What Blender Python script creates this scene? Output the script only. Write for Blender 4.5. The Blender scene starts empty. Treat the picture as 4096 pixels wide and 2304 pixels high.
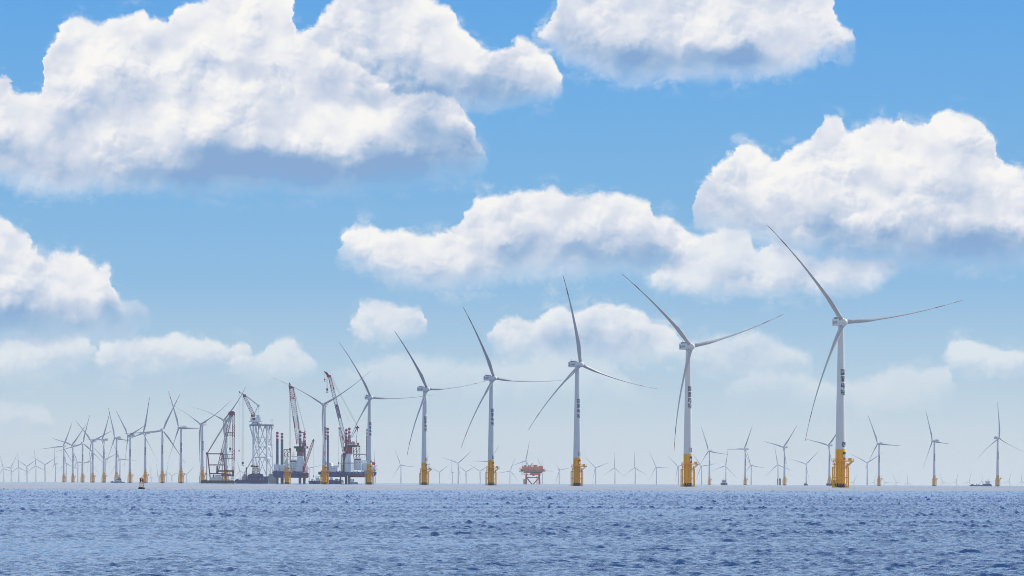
import bpy, bmesh, math, random
import numpy as np
from mathutils import Vector, Matrix

# ------------------------------------------------------------------ camera, sky, sun, exposure
SC = bpy.context.scene
COL = SC.collection
R = math.radians
FPX = 22756.0            # focal length of the 200 mm view in pixels of the 4096 px wide photograph
CAM_H = 1.6
HOR_Y, ROLL = 1933.8, 0.00403

cam_d = bpy.data.cameras.new('camera')
cam_d.lens = 200.0
cam_d.sensor_width = 36.0
cam_d.shift_y = (HOR_Y - 1152.0) / 4096.0
cam_d.clip_start = 1.0
cam_d.clip_end = 200000.0
cam = bpy.data.objects.new('camera', cam_d)
COL.objects.link(cam)
cam.location = (0, 0, CAM_H)
cam.rotation_euler = (Matrix.Rotation(-ROLL, 4, 'Y') @ Matrix.Rotation(R(90), 4, 'X')).to_euler()
SC.camera = cam

SUN_AZ, SUN_EL = R(61), R(38)          # sun ahead and to the right
SUN_DIR = Vector((math.sin(SUN_AZ) * math.cos(SUN_EL), math.cos(SUN_AZ) * math.cos(SUN_EL), math.sin(SUN_EL)))
sun_d = bpy.data.lights.new('sun', 'SUN')
sun_d.energy = 4.3
sun_d.angle = R(0.5)
sun_d.color = (1.0, 0.95, 0.88)
sun = bpy.data.objects.new('sun', sun_d)
COL.objects.link(sun)
sun.rotation_euler = (-SUN_DIR).to_track_quat('-Z', 'Y').to_euler()
sun.location = (0, 0, 3000)

SC.view_settings.view_transform = 'Standard'
SC.view_settings.look = 'None'
SC.view_settings.exposure = 0.08
SC.view_settings.gamma = 1.0
SC.view_settings.use_curve_mapping = False
SC.render.engine = 'CYCLES'
SC.cycles.max_bounces = 6
SC.cycles.volume_bounces = 1
SC.cycles.caustics_reflective = False
SC.cycles.caustics_refractive = False
SC.cycles.filter_width = 0.95


class E:
    """a tiny expression builder on shader nodes"""
    def __init__(self, nt, sock): self.nt, self.s = nt, sock
    def _m(self, op, o=None, o2=None):
        n = self.nt.nodes.new('ShaderNodeMath'); n.operation = op
        for i, v in enumerate((self, o, o2)):
            if v is None: continue
            if isinstance(v, E): self.nt.links.new(v.s, n.inputs[i])
            else: n.inputs[i].default_value = v
        return E(self.nt, n.outputs[0])
    def __add__(self, o): return self._m('ADD', o)
    def __radd__(self, o): return self._m('ADD', o)
    def __sub__(self, o): return self._m('SUBTRACT', o)
    def __rsub__(self, o): return (self * -1.0) + o
    def __mul__(self, o): return self._m('MULTIPLY', o)
    def __rmul__(self, o): return self._m('MULTIPLY', o)
    def __truediv__(self, o): return self._m('DIVIDE', o)
    def mx(self, o): return self._m('MAXIMUM', o)
    def mn(self, o): return self._m('MINIMUM', o)
    def abs(self): return self._m('ABSOLUTE')
    def pw(self, o): return self._m('POWER', o)
    def ss(self, a, b, lo=0.0, hi=1.0, kind='SMOOTHSTEP'):
        n = self.nt.nodes.new('ShaderNodeMapRange'); n.interpolation_type = kind
        self.nt.links.new(self.s, n.inputs[0])
        for i, v in enumerate((a, b, lo, hi)):
            if isinstance(v, E): self.nt.links.new(v.s, n.inputs[i + 1])
            else: n.inputs[i + 1].default_value = v
        return E(self.nt, n.outputs[0])
    def ramp(self, stops, interp='LINEAR'):
        n = self.nt.nodes.new('ShaderNodeValToRGB'); n.color_ramp.interpolation = interp
        el = n.color_ramp.elements
        while len(el) < len(stops): el.new(0.5)
        for e, (p, c) in zip(el, stops): e.position = p; e.color = (*c, 1)
        self.nt.links.new(self.s, n.inputs[0])
        return n.outputs[0]
    def curve(self, pts):
        n = self.nt.nodes.new('ShaderNodeFloatCurve')
        c = n.mapping.curves[0]
        pts = sorted(pts)
        while len(c.points) < len(pts): c.points.new(0.5, 0.5)
        for p, (x, y) in zip(c.points, pts): p.location = (x, y); p.handle_type = 'VECTOR'
        n.mapping.update()
        self.nt.links.new(self.s, n.inputs['Value'])
        return E(self.nt, n.outputs[0])


def xyz(nt, x, y, z=0.0):
    n = nt.nodes.new('ShaderNodeCombineXYZ')
    for i, v in enumerate((x, y, z)):
        if isinstance(v, E): nt.links.new(v.s, n.inputs[i])
        else: n.inputs[i].default_value = v
    return n.outputs[0]


def noise(nt, vec, scale, detail=4, rough=0.5, dist=0.0, dims='2D', typ='FBM', out='Fac'):
    n = nt.nodes.new('ShaderNodeTexNoise')
    n.noise_dimensions = dims
    n.noise_type = typ
    n.inputs['Scale'].default_value = scale
    n.inputs['Detail'].default_value = detail
    n.inputs['Roughness'].default_value = rough
    n.inputs['Distortion'].default_value = dist
    nt.links.new(vec, n.inputs['Vector'])
    return E(nt, n.outputs[out])


def voro(nt, vec, scale, detail=2.0, rough=0.5, smooth=None):
    n = nt.nodes.new('ShaderNodeTexVoronoi')
    n.voronoi_dimensions = '2D'
    n.feature = 'F1' if smooth is None else 'SMOOTH_F1'
    n.normalize = True
    n.inputs['Scale'].default_value = scale
    n.inputs['Detail'].default_value = detail
    n.inputs['Roughness'].default_value = rough
    n.inputs['Lacunarity'].default_value = 2.2
    if smooth is not None: n.inputs['Smoothness'].default_value = smooth
    nt.links.new(vec, n.inputs['Vector'])
    return E(nt, n.outputs['Distance'])


def mixc(nt, fac, a, b, blend='MIX'):
    n = nt.nodes.new('ShaderNodeMix'); n.data_type = 'RGBA'; n.blend_type = blend
    if isinstance(fac, E): nt.links.new(fac.s, n.inputs[0])
    else: n.inputs[0].default_value = fac
    for sock, v in ((n.inputs[6], a), (n.inputs[7], b)):
        if isinstance(v, (tuple, list)): sock.default_value = (*v, 1)
        else: nt.links.new(v, sock)
    return n.outputs[2]


def srgb(r, g, b):
    f = lambda c: (c / 255 / 12.92) if c / 255 <= 0.04045 else ((c / 255 + 0.055) / 1.055) ** 2.4
    return (f(r), f(g), f(b))


# Every cloud: (top outline, base outline, top softness, base softness, opacity, brightness offset, relief)
# outlines are angles: (azimuth, height) in units of 1/14311 rad, height counted down from 1216 at the horizon
CLOUDS = [
    # far low banks first
    ([(-200, 1030), (60, 1026), (110, 1030), (140, 1075)], [(-200, 1075), (60, 1080), (140, 1078)], 12, 30, .5, .02, .5),
    ([(830, 955), (900, 925), (1000, 905), (1200, 915), (1300, 905), (1400, 890), (1500, 900), (1560, 940), (1600, 985), (1640, 1000)],
     [(830, 960), (1000, 985), (1300, 990), (1500, 985), (1640, 1002)], 18, 60, .46, .05, .7),
    ([(1830, 965), (1900, 945), (2000, 935), (2100, 975), (2200, 950), (2260, 930), (2400, 925), (2430, 940), (2400, 990)],
     [(1830, 975), (2000, 990), (2150, 1020), (2300, 1020), (2430, 960)], 16, 60, .52, .06, .7),
    ([(1680, 880), (1730, 855), (1800, 850), (1880, 835), (1950, 850), (2000, 880), (2050, 910)],
     [(1680, 900), (1800, 935), (1950, 940), (2050, 912)], 14, 50, .60, -.03, .8),
    ([(-200, 870), (0, 862), (80, 856), (150, 855), (200, 856), (235, 865), (240, 890)],
     [(-200, 950), (0, 955), (100, 950), (180, 930), (240, 892)], 8, 55, .78, .02, .9),
    ([(565, 915), (600, 905), (655, 895), (670, 870), (700, 853), (720, 850), (745, 862), (770, 885), (800, 920)],
     [(565, 920), (620, 940), (700, 945), (760, 935), (800, 922)], 9, 55, .72, .02, .9),
    ([(238, 900), (243, 880), (255, 868), (300, 858), (350, 854), (400, 852), (430, 843), (460, 850), (480, 858), (495, 868), (520, 860), (545, 866), (570, 875), (600, 860), (625, 868), (632, 890)],
     [(238, 915), (260, 935), (310, 945), (360, 935), (420, 925), (470, 930), (520, 905), (580, 915), (632, 893)], 8, 40, .80, .06, 1.0),
    ([(2370, 880), (2380, 862), (2410, 850), (2450, 852), (2480, 870), (2520, 880), (2560, 882), (2800, 880)],
     [(2370, 890), (2400, 915), (2460, 925), (2520, 930), (2800, 935)], 8, 30, .70, .08, .9),
    ([(1228, 850), (1235, 820), (1260, 803), (1300, 801), (1330, 812), (1350, 812), (1375, 785), (1410, 770), (1450, 782), (1500, 770), (1560, 764), (1610, 785), (1650, 815), (1700, 835), (1730, 865)],
     [(1228, 860), (1260, 885), (1330, 890), (1400, 905), (1500, 900), (1600, 905), (1680, 895), (1730, 868)], 8, 55, .84, .02, 1.0),
    ([(872, 830), (885, 795), (905, 785), (912, 762), (935, 752), (960, 758), (990, 765), (1030, 775), (1060, 780), (1070, 800), (1072, 825)],
     [(872, 835), (900, 850), (960, 852), (1020, 845), (1072, 828)], 8, 30, .80, .05, 1.0),
    ([(-200, 545), (0, 551), (20, 562), (40, 580), (80, 600), (86, 620), (80, 640), (110, 660), (140, 645), (160, 640), (180, 640), (200, 635), (220, 665), (250, 685), (268, 665), (280, 690), (275, 730), (300, 765), (350, 762), (372, 790)],
     [(-200, 850), (0, 845), (100, 850), (200, 850), (280, 835), (330, 810), (372, 792)], 9, 75, .93, .0, 1.0),
    ([(1635, 705), (1650, 680), (1670, 665), (1665, 640), (1690, 615), (1740, 600), (1790, 585), (1830, 568), (1865, 575), (1890, 600), (1905, 640), (1925, 620), (1970, 615), (2010, 640), (2050, 655), (2110, 650), (2160, 650), (2210, 655), (2250, 652), (2262, 670)],
     [(1635, 712), (1680, 730), (1750, 730), (1850, 735), (1950, 735), (2060, 730), (2180, 715), (2262, 674)], 9, 40, .80, -.01, .9),
    ([(852, 630), (858, 600), (870, 580), (900, 566), (935, 568), (955, 590), (985, 590), (1000, 582), (1050, 592), (1090, 595), (1150, 575), (1165, 560), (1175, 530), (1195, 508), (1225, 498), (1260, 500), (1300, 482), (1330, 490), (1350, 485), (1385, 474), (1415, 490), (1450, 496), (1500, 492), (1560, 496), (1610, 500), (1640, 520), (1650, 545), (1680, 540), (1720, 575), (1760, 600)],
     [(852, 645), (900, 665), (950, 690), (1000, 715), (1080, 715), (1200, 708), (1300, 690), (1400, 690), (1500, 680), (1600, 685), (1700, 660), (1760, 605)], 8, 60, .95, .0, 1.0),
    ([(1738, 540), (1745, 490), (1760, 455), (1790, 430), (1830, 400), (1852, 370), (1895, 367), (1910, 385), (1935, 400), (1960, 395), (1990, 365), (2030, 350), (2050, 330), (2060, 298), (2105, 294), (2118, 320), (2150, 325), (2180, 305), (2215, 298), (2255, 303), (2272, 295), (2290, 322), (2325, 305), (2345, 285), (2385, 276), (2410, 285), (2440, 285), (2475, 320), (2500, 355), (2510, 405), (2540, 415), (2580, 425), (2800, 430)],
     [(1738, 560), (1800, 575), (1900, 600), (2000, 618), (2100, 635), (2200, 645), (2320, 650), (2450, 650), (2580, 648), (2800, 650)], 7, 60, .97, .04, 1.0),
    ([(1345, 90), (1372, 60), (1395, 20), (1400, -30), (1500, -90), (1800, -100), (2000, -80), (2080, -30), (2100, 10), (2115, 60), (2145, 85), (2150, 100)],
     [(1345, 100), (1400, 125), (1450, 160), (1540, 188), (1640, 190), (1740, 188), (1850, 182), (1930, 182), (2000, 165), (2070, 135), (2150, 104)], 10, 45, .95, -.05, .9),
    ([(740, 90), (760, 85), (790, 50), (830, 10), (860, -40), (1000, -70), (1060, -10), (1090, 10), (1125, 25), (1150, 65), (1175, 95), (1200, 125), (1240, 135), (1275, 125), (1300, 95), (1340, 105), (1365, 135), (1395, 165), (1415, 205)],
     [(740, 130), (800, 250), (900, 280), (1050, 280), (1150, 262), (1250, 262), (1350, 250), (1400, 235), (1415, 215)], 8, 45, .97, -.02, 1.0),
    ([(-200, 200), (0, 205), (12, 200), (25, 240), (60, 245), (100, 240), (114, 165), (120, 118), (135, 90), (150, 70), (165, 55), (190, 50), (235, 68), (275, 55), (315, 50), (330, 40), (350, 40), (365, 55), (385, 50), (415, 70), (432, 75), (437, 30), (437, -60), (715, -60), (730, 30), (735, 75), (780, 110), (830, 140), (900, 170), (960, 210), (1000, 240), (1050, 235), (1110, 240), (1160, 262), (1180, 320), (1225, 400)],
     [(-200, 430), (0, 450), (60, 470), (130, 492), (180, 482), (260, 478), (400, 476), (520, 474), (650, 470), (800, 478), (900, 470), (980, 455), (1080, 440), (1180, 425), (1230, 405)], 7, 55, .98, .0, 1.0),
]

world = bpy.data.worlds.new('World')
SC.world = world
world.use_nodes = True
wt = world.node_tree
wt.nodes.clear()
tc = wt.nodes.new('ShaderNodeTexCoord')
sep = wt.nodes.new('ShaderNodeSeparateXYZ')
wt.links.new(tc.outputs['Generated'], sep.inputs[0])
dx, dy, dz = (E(wt, sep.outputs[i]) for i in range(3))
ydiv = dy.mx(0.02)
U = dx / ydiv * 14311.0 + 1288.0
V = 1216.0 - dz / ydiv * 14311.0
front = dy.ss(0.55, 0.9)

sky = wt.nodes.new('ShaderNodeTexSky')
sky.sky_type = 'NISHITA'
sky.sun_disc = False
sky.sun_elevation = SUN_EL
sky.sun_rotation = SUN_AZ
sky.air_density = 1.0
sky.dust_density = 0.6
sky.ozone_density = 2.0
# the low band of sky clears quickly with height, from pale haze at the horizon to deep blue
elev = dz.ss(0.0, 0.10, 0.0, 1.0, 'LINEAR')
low = elev.ramp([
    (0.00, srgb(205, 217, 221)), (0.10, srgb(195, 212, 222)), (0.22, srgb(169, 200, 223)), (0.35, srgb(139, 186, 224)),
    (0.52, srgb(120, 178, 225)), (0.68, srgb(108, 172, 227)), (0.85, srgb(95, 165, 228)), (1.0, srgb(86, 157, 225))])
lowten = mixc(wt, 1.0, low, (9.5, 9.5, 9.5), 'MULTIPLY')
skycol = mixc(wt, dz.ss(0.09, 0.22), lowten, sky.outputs[0])

# domain warp and relief shared by all clouds
p0 = xyz(wt, U, V)
w1 = wt.nodes.new('ShaderNodeTexNoise'); w1.noise_dimensions = '2D'
w1.inputs['Scale'].default_value = 1 / 85.0; w1.inputs['Detail'].default_value = 5; w1.inputs['Roughness'].default_value = 0.58
wt.links.new(p0, w1.inputs['Vector'])
wsep = wt.nodes.new('ShaderNodeSeparateColor'); wt.links.new(w1.outputs['Color'], wsep.inputs[0])
wa, wb = E(wt, wsep.outputs[0]) - 0.5, E(wt, wsep.outputs[1]) - 0.5
Uw, Vw = U + wa * 46.0, V + wb * 46.0
pw = xyz(wt, Uw, Vw * 1.15)
lob = voro(wt, pw, 1 / 58.0, 2.4, 0.50)                      # 0 at lobe centres
pl = xyz(wt, Uw - 6.0, Vw * 1.15 - 11.0)                      # the same relief a little towards the light
lob2 = voro(wt, pl, 1 / 58.0, 1.6, 0.50)
Uv, Vv = U + wa * 70.0, V + wb * 70.0
heap = voro(wt, xyz(wt, Uv, Vv * 1.2), 1 / 165.0, 1.5, 0.45, 0.6)
heap2 = voro(wt, xyz(wt, Uv - 20.0, (Vv - 34.0) * 1.2), 1 / 165.0, 1.5, 0.45, 0.6)
big = noise(wt, p0, 1 / 230.0, 3, 0.5)
big2 = noise(wt, xyz(wt, U - 30.0, V - 60.0), 1 / 230.0, 3, 0.5)
fine = noise(wt, pw, 1 / 24.0, 5, 0.62)
soft = noise(wt, p0, 1 / 120.0, 2, 0.5).ss(0.35, 0.65)      # where the relief is crisp and where it is veiled
relief = (lob2 - lob) * (0.10 + soft * 0.62) + (heap2 - heap) * 1.0 + (big - big2) * 0.85 + (fine - 0.5) * 0.06
edge = (0.42 - lob) * 44.0 + (fine - 0.5) * 26.0 + (0.4 - heap) * 40.0
wisp = noise(wt, xyz(wt, Uw, Vw * 1.7), 1 / 95.0, 5, 0.65).ss(0.48, 0.74)
# broad shaded hollows and bellies of the big clouds
HOLLOWS = [(690, 450, 480, 95, .50), (1070, 405, 200, 110, .42), (1060, 285, 85, 70, .22), (960, 215, 200, 75, .34), (1230, 245, 180, 55, .28),
           (505, 165, 70, 28, .24), (655, 192, 70, 26, .20), (200, 300, 130, 55, .14), (1690, 150, 260, 60, .34), (2320, 630, 350, 85, .46),
           (2330, 455, 220, 42, .16), (1950, 540, 170, 45, .14), (2540, 620, 140, 70, .30), (1510, 640, 210, 75, .26), (1620, 655, 110, 40, .20),
           (900, 645, 60, 34, .16), (110, 825, 250, 60, .42), (330, 790, 90, 40, .3), (2060, 705, 200, 30, .12), (1480, 860, 160, 40, .14)]
shade = None
for cx, cy, rx, ry, k in HOLLOWS:
    ex, ey = (Uv - cx) * (1 / rx), (Vv - cy) * (1 / ry)
    q = (ex * ex + ey * ey + (big - 0.5) * 0.9).ss(1.3, -0.15) * k
    shade = q if shade is None else shade + q
Ux = (U + wa * 58.0 + (fine - 0.5) * 22.0) * (1 / 3000.0) + 200.0 / 3000.0
Vy = V + wb * 20.0

A = None
for top, bot, st, sb, op, off, rl in CLOUDS:
    nx = lambda x: min(1, max(0, (x + 200) / 3000.0))
    ny = lambda y: (y + 120) / 1300.0
    T = Ux.curve([(nx(x), ny(y)) for x, y in top]) * 1300.0 - 120.0
    B = Ux.curve([(nx(x), ny(y)) for x, y in bot]) * 1300.0 - 120.0
    dt = (Vy - T) + edge * (0.55 if rl > 0.75 else 0.9)
    db = (B - Vy) + edge * 0.9
    x0, x1 = top[0][0], top[-1][0]
    side = Ux.ss(nx(x0) - 0.004, nx(x0) + 0.004) if x0 > -150 else None
    s2 = Ux.ss(nx(x1) + 0.004, nx(x1) - 0.004) if x1 < 2700 else None
    a = dt.ss(-st * 0.9, st * 1.5) * db.ss(-sb * 0.5, sb * 1.1)
    a = a.mx(dt.ss(-46.0, 14.0) * db.ss(-58.0, 20.0) * wisp * 0.55)             # torn fringes
    if side is not None: a = a * side
    if s2 is not None: a = a * s2
    a = a * op
    thick = (B - T).mx(30.0)
    h = (db + big * 60.0 - 30.0) / thick
    br = h.ss(-0.12, 0.74) * 0.47 + (relief * rl + (0.315 + off))
    rim = dt.ss(0.0, 55.0)
    br = br + (1.0 - rim) * 0.14
    if A is None: A, BR, = a, br
    else:
        BR = BR + (br - BR) * a
        A = A + (1.0 - A) * a
cl = (BR - shade * 1.0).ss(0.0, 1.0, 0.0, 1.0, 'LINEAR').ramp([
    (0.0, srgb(132, 166, 209)), (0.25, srgb(160, 186, 216)), (0.45, srgb(194, 206, 226)), (0.65, srgb(218, 223, 234)),
    (0.82, srgb(238, 238, 241)), (1.0, srgb(250, 248, 244))])
clten = mixc(wt, 1.0, cl, (9.6, 9.6, 9.6), 'MULTIPLY')
# clouds fade into the low haze
Af = A * front * V.ss(1120.0, 760.0, 0.45, 1.0, 'LINEAR')
col = mixc(wt, Af, skycol, clten)
# unseen bright clouds added above and behind, for the waves to reflect
pz = dz.mx(0.0) + 0.12
up = noise(wt, xyz(wt, dx / pz, dy / pz), 1.5, 5, 0.58)
upa = up.ss(0.36, 0.52) * dz.ss(0.088, 0.15) * 0.92 * (1.0 - dz.ss(0.45, 0.75) * 0.75)
col = mixc(wt, upa, col, (6.9, 9.2, 12.2))
bg = wt.nodes.new('ShaderNodeBackground')
bg.inputs['Strength'].default_value = 0.1
wt.links.new(col, bg.inputs['Color'])
wo = wt.nodes.new('ShaderNodeOutputWorld')
wt.links.new(bg.outputs[0], wo.inputs['Surface'])
world.cycles.sampling_method = 'MANUAL'
world.cycles.sample_map_resolution = 256

# ------------------------------------------------------------------ small helpers
def at(px, py, D):
    """world point at depth D seen at photograph pixel (px, py)"""
    ix, iy = px - 2048.0, HOR_Y - py
    x, y = ix - iy * ROLL, iy + ix * ROLL
    return Vector((x * D / FPX, D, CAM_H + y * D / FPX))


def on_water(px, D):
    x = px - 2048.0
    z = -CAM_H * FPX / D
    return Vector(((x - z * ROLL) * D / FPX, D, 0.0))


MATS = {}
def mat(name, color=None, rough=0.5, metal=0.0, var=0.12, vscale=0.6, streak=None, spec=0.4):
    """painted or weathered surface: colour broken up by noise, optional vertical streaks of dirt"""
    if name in MATS: return MATS[name]
    m = bpy.data.materials.new(name); m.use_nodes = True
    nt = m.node_tree; b = nt.nodes['Principled BSDF']
    b.inputs['Roughness'].default_value = rough
    b.inputs['Metallic'].default_value = metal
    b.inputs['Specular IOR Level'].default_value = spec
    tcn = nt.nodes.new('ShaderNodeTexCoord')
    n1 = noise(nt, tcn.outputs['Object'], vscale, 4, 0.6, dims='3D')
    c = mixc(nt, n1.ss(0.3, 0.75, 0.0, 1.0), color, tuple(x * (1 - var * 2.2) for x in color))
    if streak:
        mp = nt.nodes.new('ShaderNodeMapping'); mp.inputs['Scale'].default_value = (1.0, 1.0, 0.08)
        nt.links.new(tcn.outputs['Object'], mp.inputs[0])
        n2 = noise(nt, mp.outputs[0], vscale * 1.8, 4, 0.6, dims='3D')
        c = mixc(nt, n2.ss(0.50, 0.75) * streak[1], c, streak[0])
    nt.links.new(c, b.inputs['Base Color'])
    MATS[name] = m
    return m


def link(name, me, m=None, parent=None, kind=None):
    o = bpy.data.objects.new(name, me)
    COL.objects.link(o)
    if m is not None:
        for mm in (m if isinstance(m, (list, tuple)) else [m]): me.materials.append(mm)
    if parent is not None: o.parent = parent
    if kind: o['kind'] = kind
    return o


# ------------------------------------------------------------------ water
def wave_tile(N, L, lam, sigma, wind, spread, seed):
    rg = np.random.default_rng(seed)
    k1 = np.fft.fftfreq(N, L / N) * 2 * np.pi
    kx, ky = np.meshgrid(k1, k1, indexing='ij')
    k = np.hypot(kx, ky); k[0, 0] = 1e9
    kp = 2 * np.pi / lam
    cosd = (kx * math.cos(wind) + ky * math.sin(wind)) / k
    P = np.exp(-1.25 * (kp / k) ** 2) / k ** 3.7 * (spread + np.abs(cosd) ** 2)
    P[0, 0] = 0
    h = np.fft.ifft2(np.sqrt(P) * (rg.normal(size=(N, N)) + 1j * rg.normal(size=(N, N)))).real
    h *= sigma / h.std()
    return h


def sample(tile, L, x, y):
    N = tile.shape[0]
    fx, fy = x / L * N, y / L * N
    ix, iy = np.floor(fx).astype(np.int64), np.floor(fy).astype(np.int64)
    tx, ty = (fx - ix).astype(np.float32), (fy - iy).astype(np.float32)
    ix %= N; iy %= N
    jx, jy = (ix + 1) % N, (iy + 1) % N
    return (tile[ix, iy] * (1 - tx) + tile[jx, iy] * tx) * (1 - ty) + (tile[ix, jy] * (1 - tx) + tile[jx, jy] * tx) * ty


def build_water():
    t1 = wave_tile(1024, 41.0, 0.42, WAVE_S, R(-82), 0.12, 3).astype(np.float32)
    t1 = t1 + 9.0 * (t1 ** 2 - t1.var())                       # sharper crests
    t2 = wave_tile(512, 173.0, 3.6, WAVE_L, R(-80), 0.06, 8).astype(np.float32)
    t3 = wave_tile(256, 700.0, 60.0, 0.5, R(-40), 0.8, 5).astype(np.float32)   # gusts: where the ripples are livelier
    rs = [3.0, 12.0, 30.0, 60.0, 84.0]
    while rs[-1] < 3200: rs.append(rs[-1] + max(0.07, rs[-1] * 0.0009))
    while rs[-1] < 46000: rs.append(rs[-1] * 1.03)
    fine_a = np.linspace(-7.2, 7.2, 860)
    side = list(np.arange(7.28, 19.0, 0.08)) + [20.5, 22, 25, 30, 40, 55, 75, 95, 120, 150]
    ang = np.radians(np.concatenate([[-a for a in side[::-1]], fine_a, side]))
    r = np.array(rs); nr, na = len(r), len(ang)
    rr, aa = np.meshgrid(r, ang, indexing='ij')
    x, y = rr * np.sin(aa), rr * np.cos(aa)
    inw = np.clip((np.radians(18.5) - np.abs(aa)) / np.radians(3.0), 0, 1) * np.clip((rr - 60) / 25, 0, 1)
    drow = np.maximum(0.07, rr * 0.0009)
    keep = np.clip(drow / 0.115, 1.0, 4.6)                        # coarser rows carry taller ripples, so the slopes stay the same
    gust = keep * np.clip(1.0 + 0.6 * sample(t3, 700.0, x * 0.6, y), 0.5, 1.6)
    far = np.clip((4200 - rr) / 1500, 0, 1)
    z = (sample(t1, 41.0, x * 0.50 + 0.15 * y, y) * gust + sample(t2, 173.0, x * 0.55 + 0.06 * y, y)) * inw * far
    co = np.stack([x, y, z], -1).reshape(-1, 3).astype(np.float32)
    i = np.arange(nr * na).reshape(nr, na)
    q = np.stack([i[:-1, :-1], i[:-1, 1:], i[1:, 1:], i[1:, :-1]], -1).reshape(-1, 4)[:, ::-1]
    # close the ring behind the viewer
    back = np.stack([i[:-1, -1], i[:-1, 0], i[1:, 0], i[1:, -1]], -1)[:, ::-1]
    q = np.concatenate([q, back])
    me = bpy.data.meshes.new('water')
    me.vertices.add(len(co)); me.vertices.foreach_set('co', co.ravel())
    me.loops.add(q.size); me.loops.foreach_set('vertex_index', q.ravel().astype(np.int32))
    me.polygons.add(len(q)); me.polygons.foreach_set('loop_start', np.arange(0, q.size, 4, dtype=np.int32))
    me.update(calc_edges=True)
    me.polygons.foreach_set('use_smooth', np.ones(len(q), dtype=bool))
    m = bpy.data.materials.new('sea_water'); m.use_nodes = True
    nt = m.node_tree; b = nt.nodes['Principled BSDF']
    b.inputs['IOR'].default_value = 1.36
    geo = nt.nodes.new('ShaderNodeNewGeometry')
    sp = nt.nodes.new('ShaderNodeSeparateXYZ'); nt.links.new(geo.outputs['Position'], sp.inputs[0])
    X, Y = E(nt, sp.outputs[0]), E(nt, sp.outputs[1])
    p = geo.outputs['Position']
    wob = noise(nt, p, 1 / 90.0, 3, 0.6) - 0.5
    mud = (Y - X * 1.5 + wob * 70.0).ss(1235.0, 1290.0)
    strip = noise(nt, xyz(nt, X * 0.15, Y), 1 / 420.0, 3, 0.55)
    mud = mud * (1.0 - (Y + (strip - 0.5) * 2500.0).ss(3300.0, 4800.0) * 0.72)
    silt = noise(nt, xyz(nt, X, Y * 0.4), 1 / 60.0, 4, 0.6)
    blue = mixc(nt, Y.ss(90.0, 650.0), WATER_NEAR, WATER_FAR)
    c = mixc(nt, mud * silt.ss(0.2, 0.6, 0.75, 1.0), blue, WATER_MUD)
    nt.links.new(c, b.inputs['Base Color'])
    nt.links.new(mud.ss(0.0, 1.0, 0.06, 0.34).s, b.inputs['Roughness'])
    bp = nt.nodes.new('ShaderNodeBump')
    rip = noise(nt, p, 7.0, 3, 0.6, dims='3D')
    nt.links.new(rip.s, bp.inputs['Height'])
    nt.links.new(Y.ss(100.0, 1400.0, 0.9, 0.4).s, bp.inputs['Strength'])
    bp.inputs['Distance'].default_value = 0.05
    nt.links.new(bp.outputs[0], b.inputs['Normal'])
    link('water', me, m, None, 'structure')


WAVE_S, WAVE_L = 0.0124, 0.015
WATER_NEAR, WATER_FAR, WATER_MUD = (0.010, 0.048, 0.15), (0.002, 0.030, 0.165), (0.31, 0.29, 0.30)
build_water()


def build_haze():
    bm = bmesh.new()
    bmesh.ops.create_cube(bm, size=1.0)
    S, top, bot = 94000.0, 185.0, -1.6
    for v in bm.verts:
        v.co = (v.co.x * S, v.co.y * S, top if v.co.z > 0 else bot)
    me = bpy.data.meshes.new('haze'); bm.to_mesh(me); bm.free()
    m = bpy.data.materials.new('haze_air'); m.use_nodes = True
    nt = m.node_tree; nt.nodes.remove(nt.nodes['Principled BSDF'])
    v = nt.nodes.new('ShaderNodeVolumePrincipled')
    v.inputs['Color'].default_value = HAZE_COL
    v.inputs['Density'].default_value = HAZE_DEN
    v.inputs['Anisotropy'].default_value = 0.2
    nt.links.new(v.outputs[0], nt.nodes['Material Output'].inputs['Volume'])
    link('haze', me, m, None, 'stuff')


HAZE_COL, HAZE_DEN = (0.84, 0.86, 0.85, 1.0), 1.8e-5
build_haze()

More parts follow.
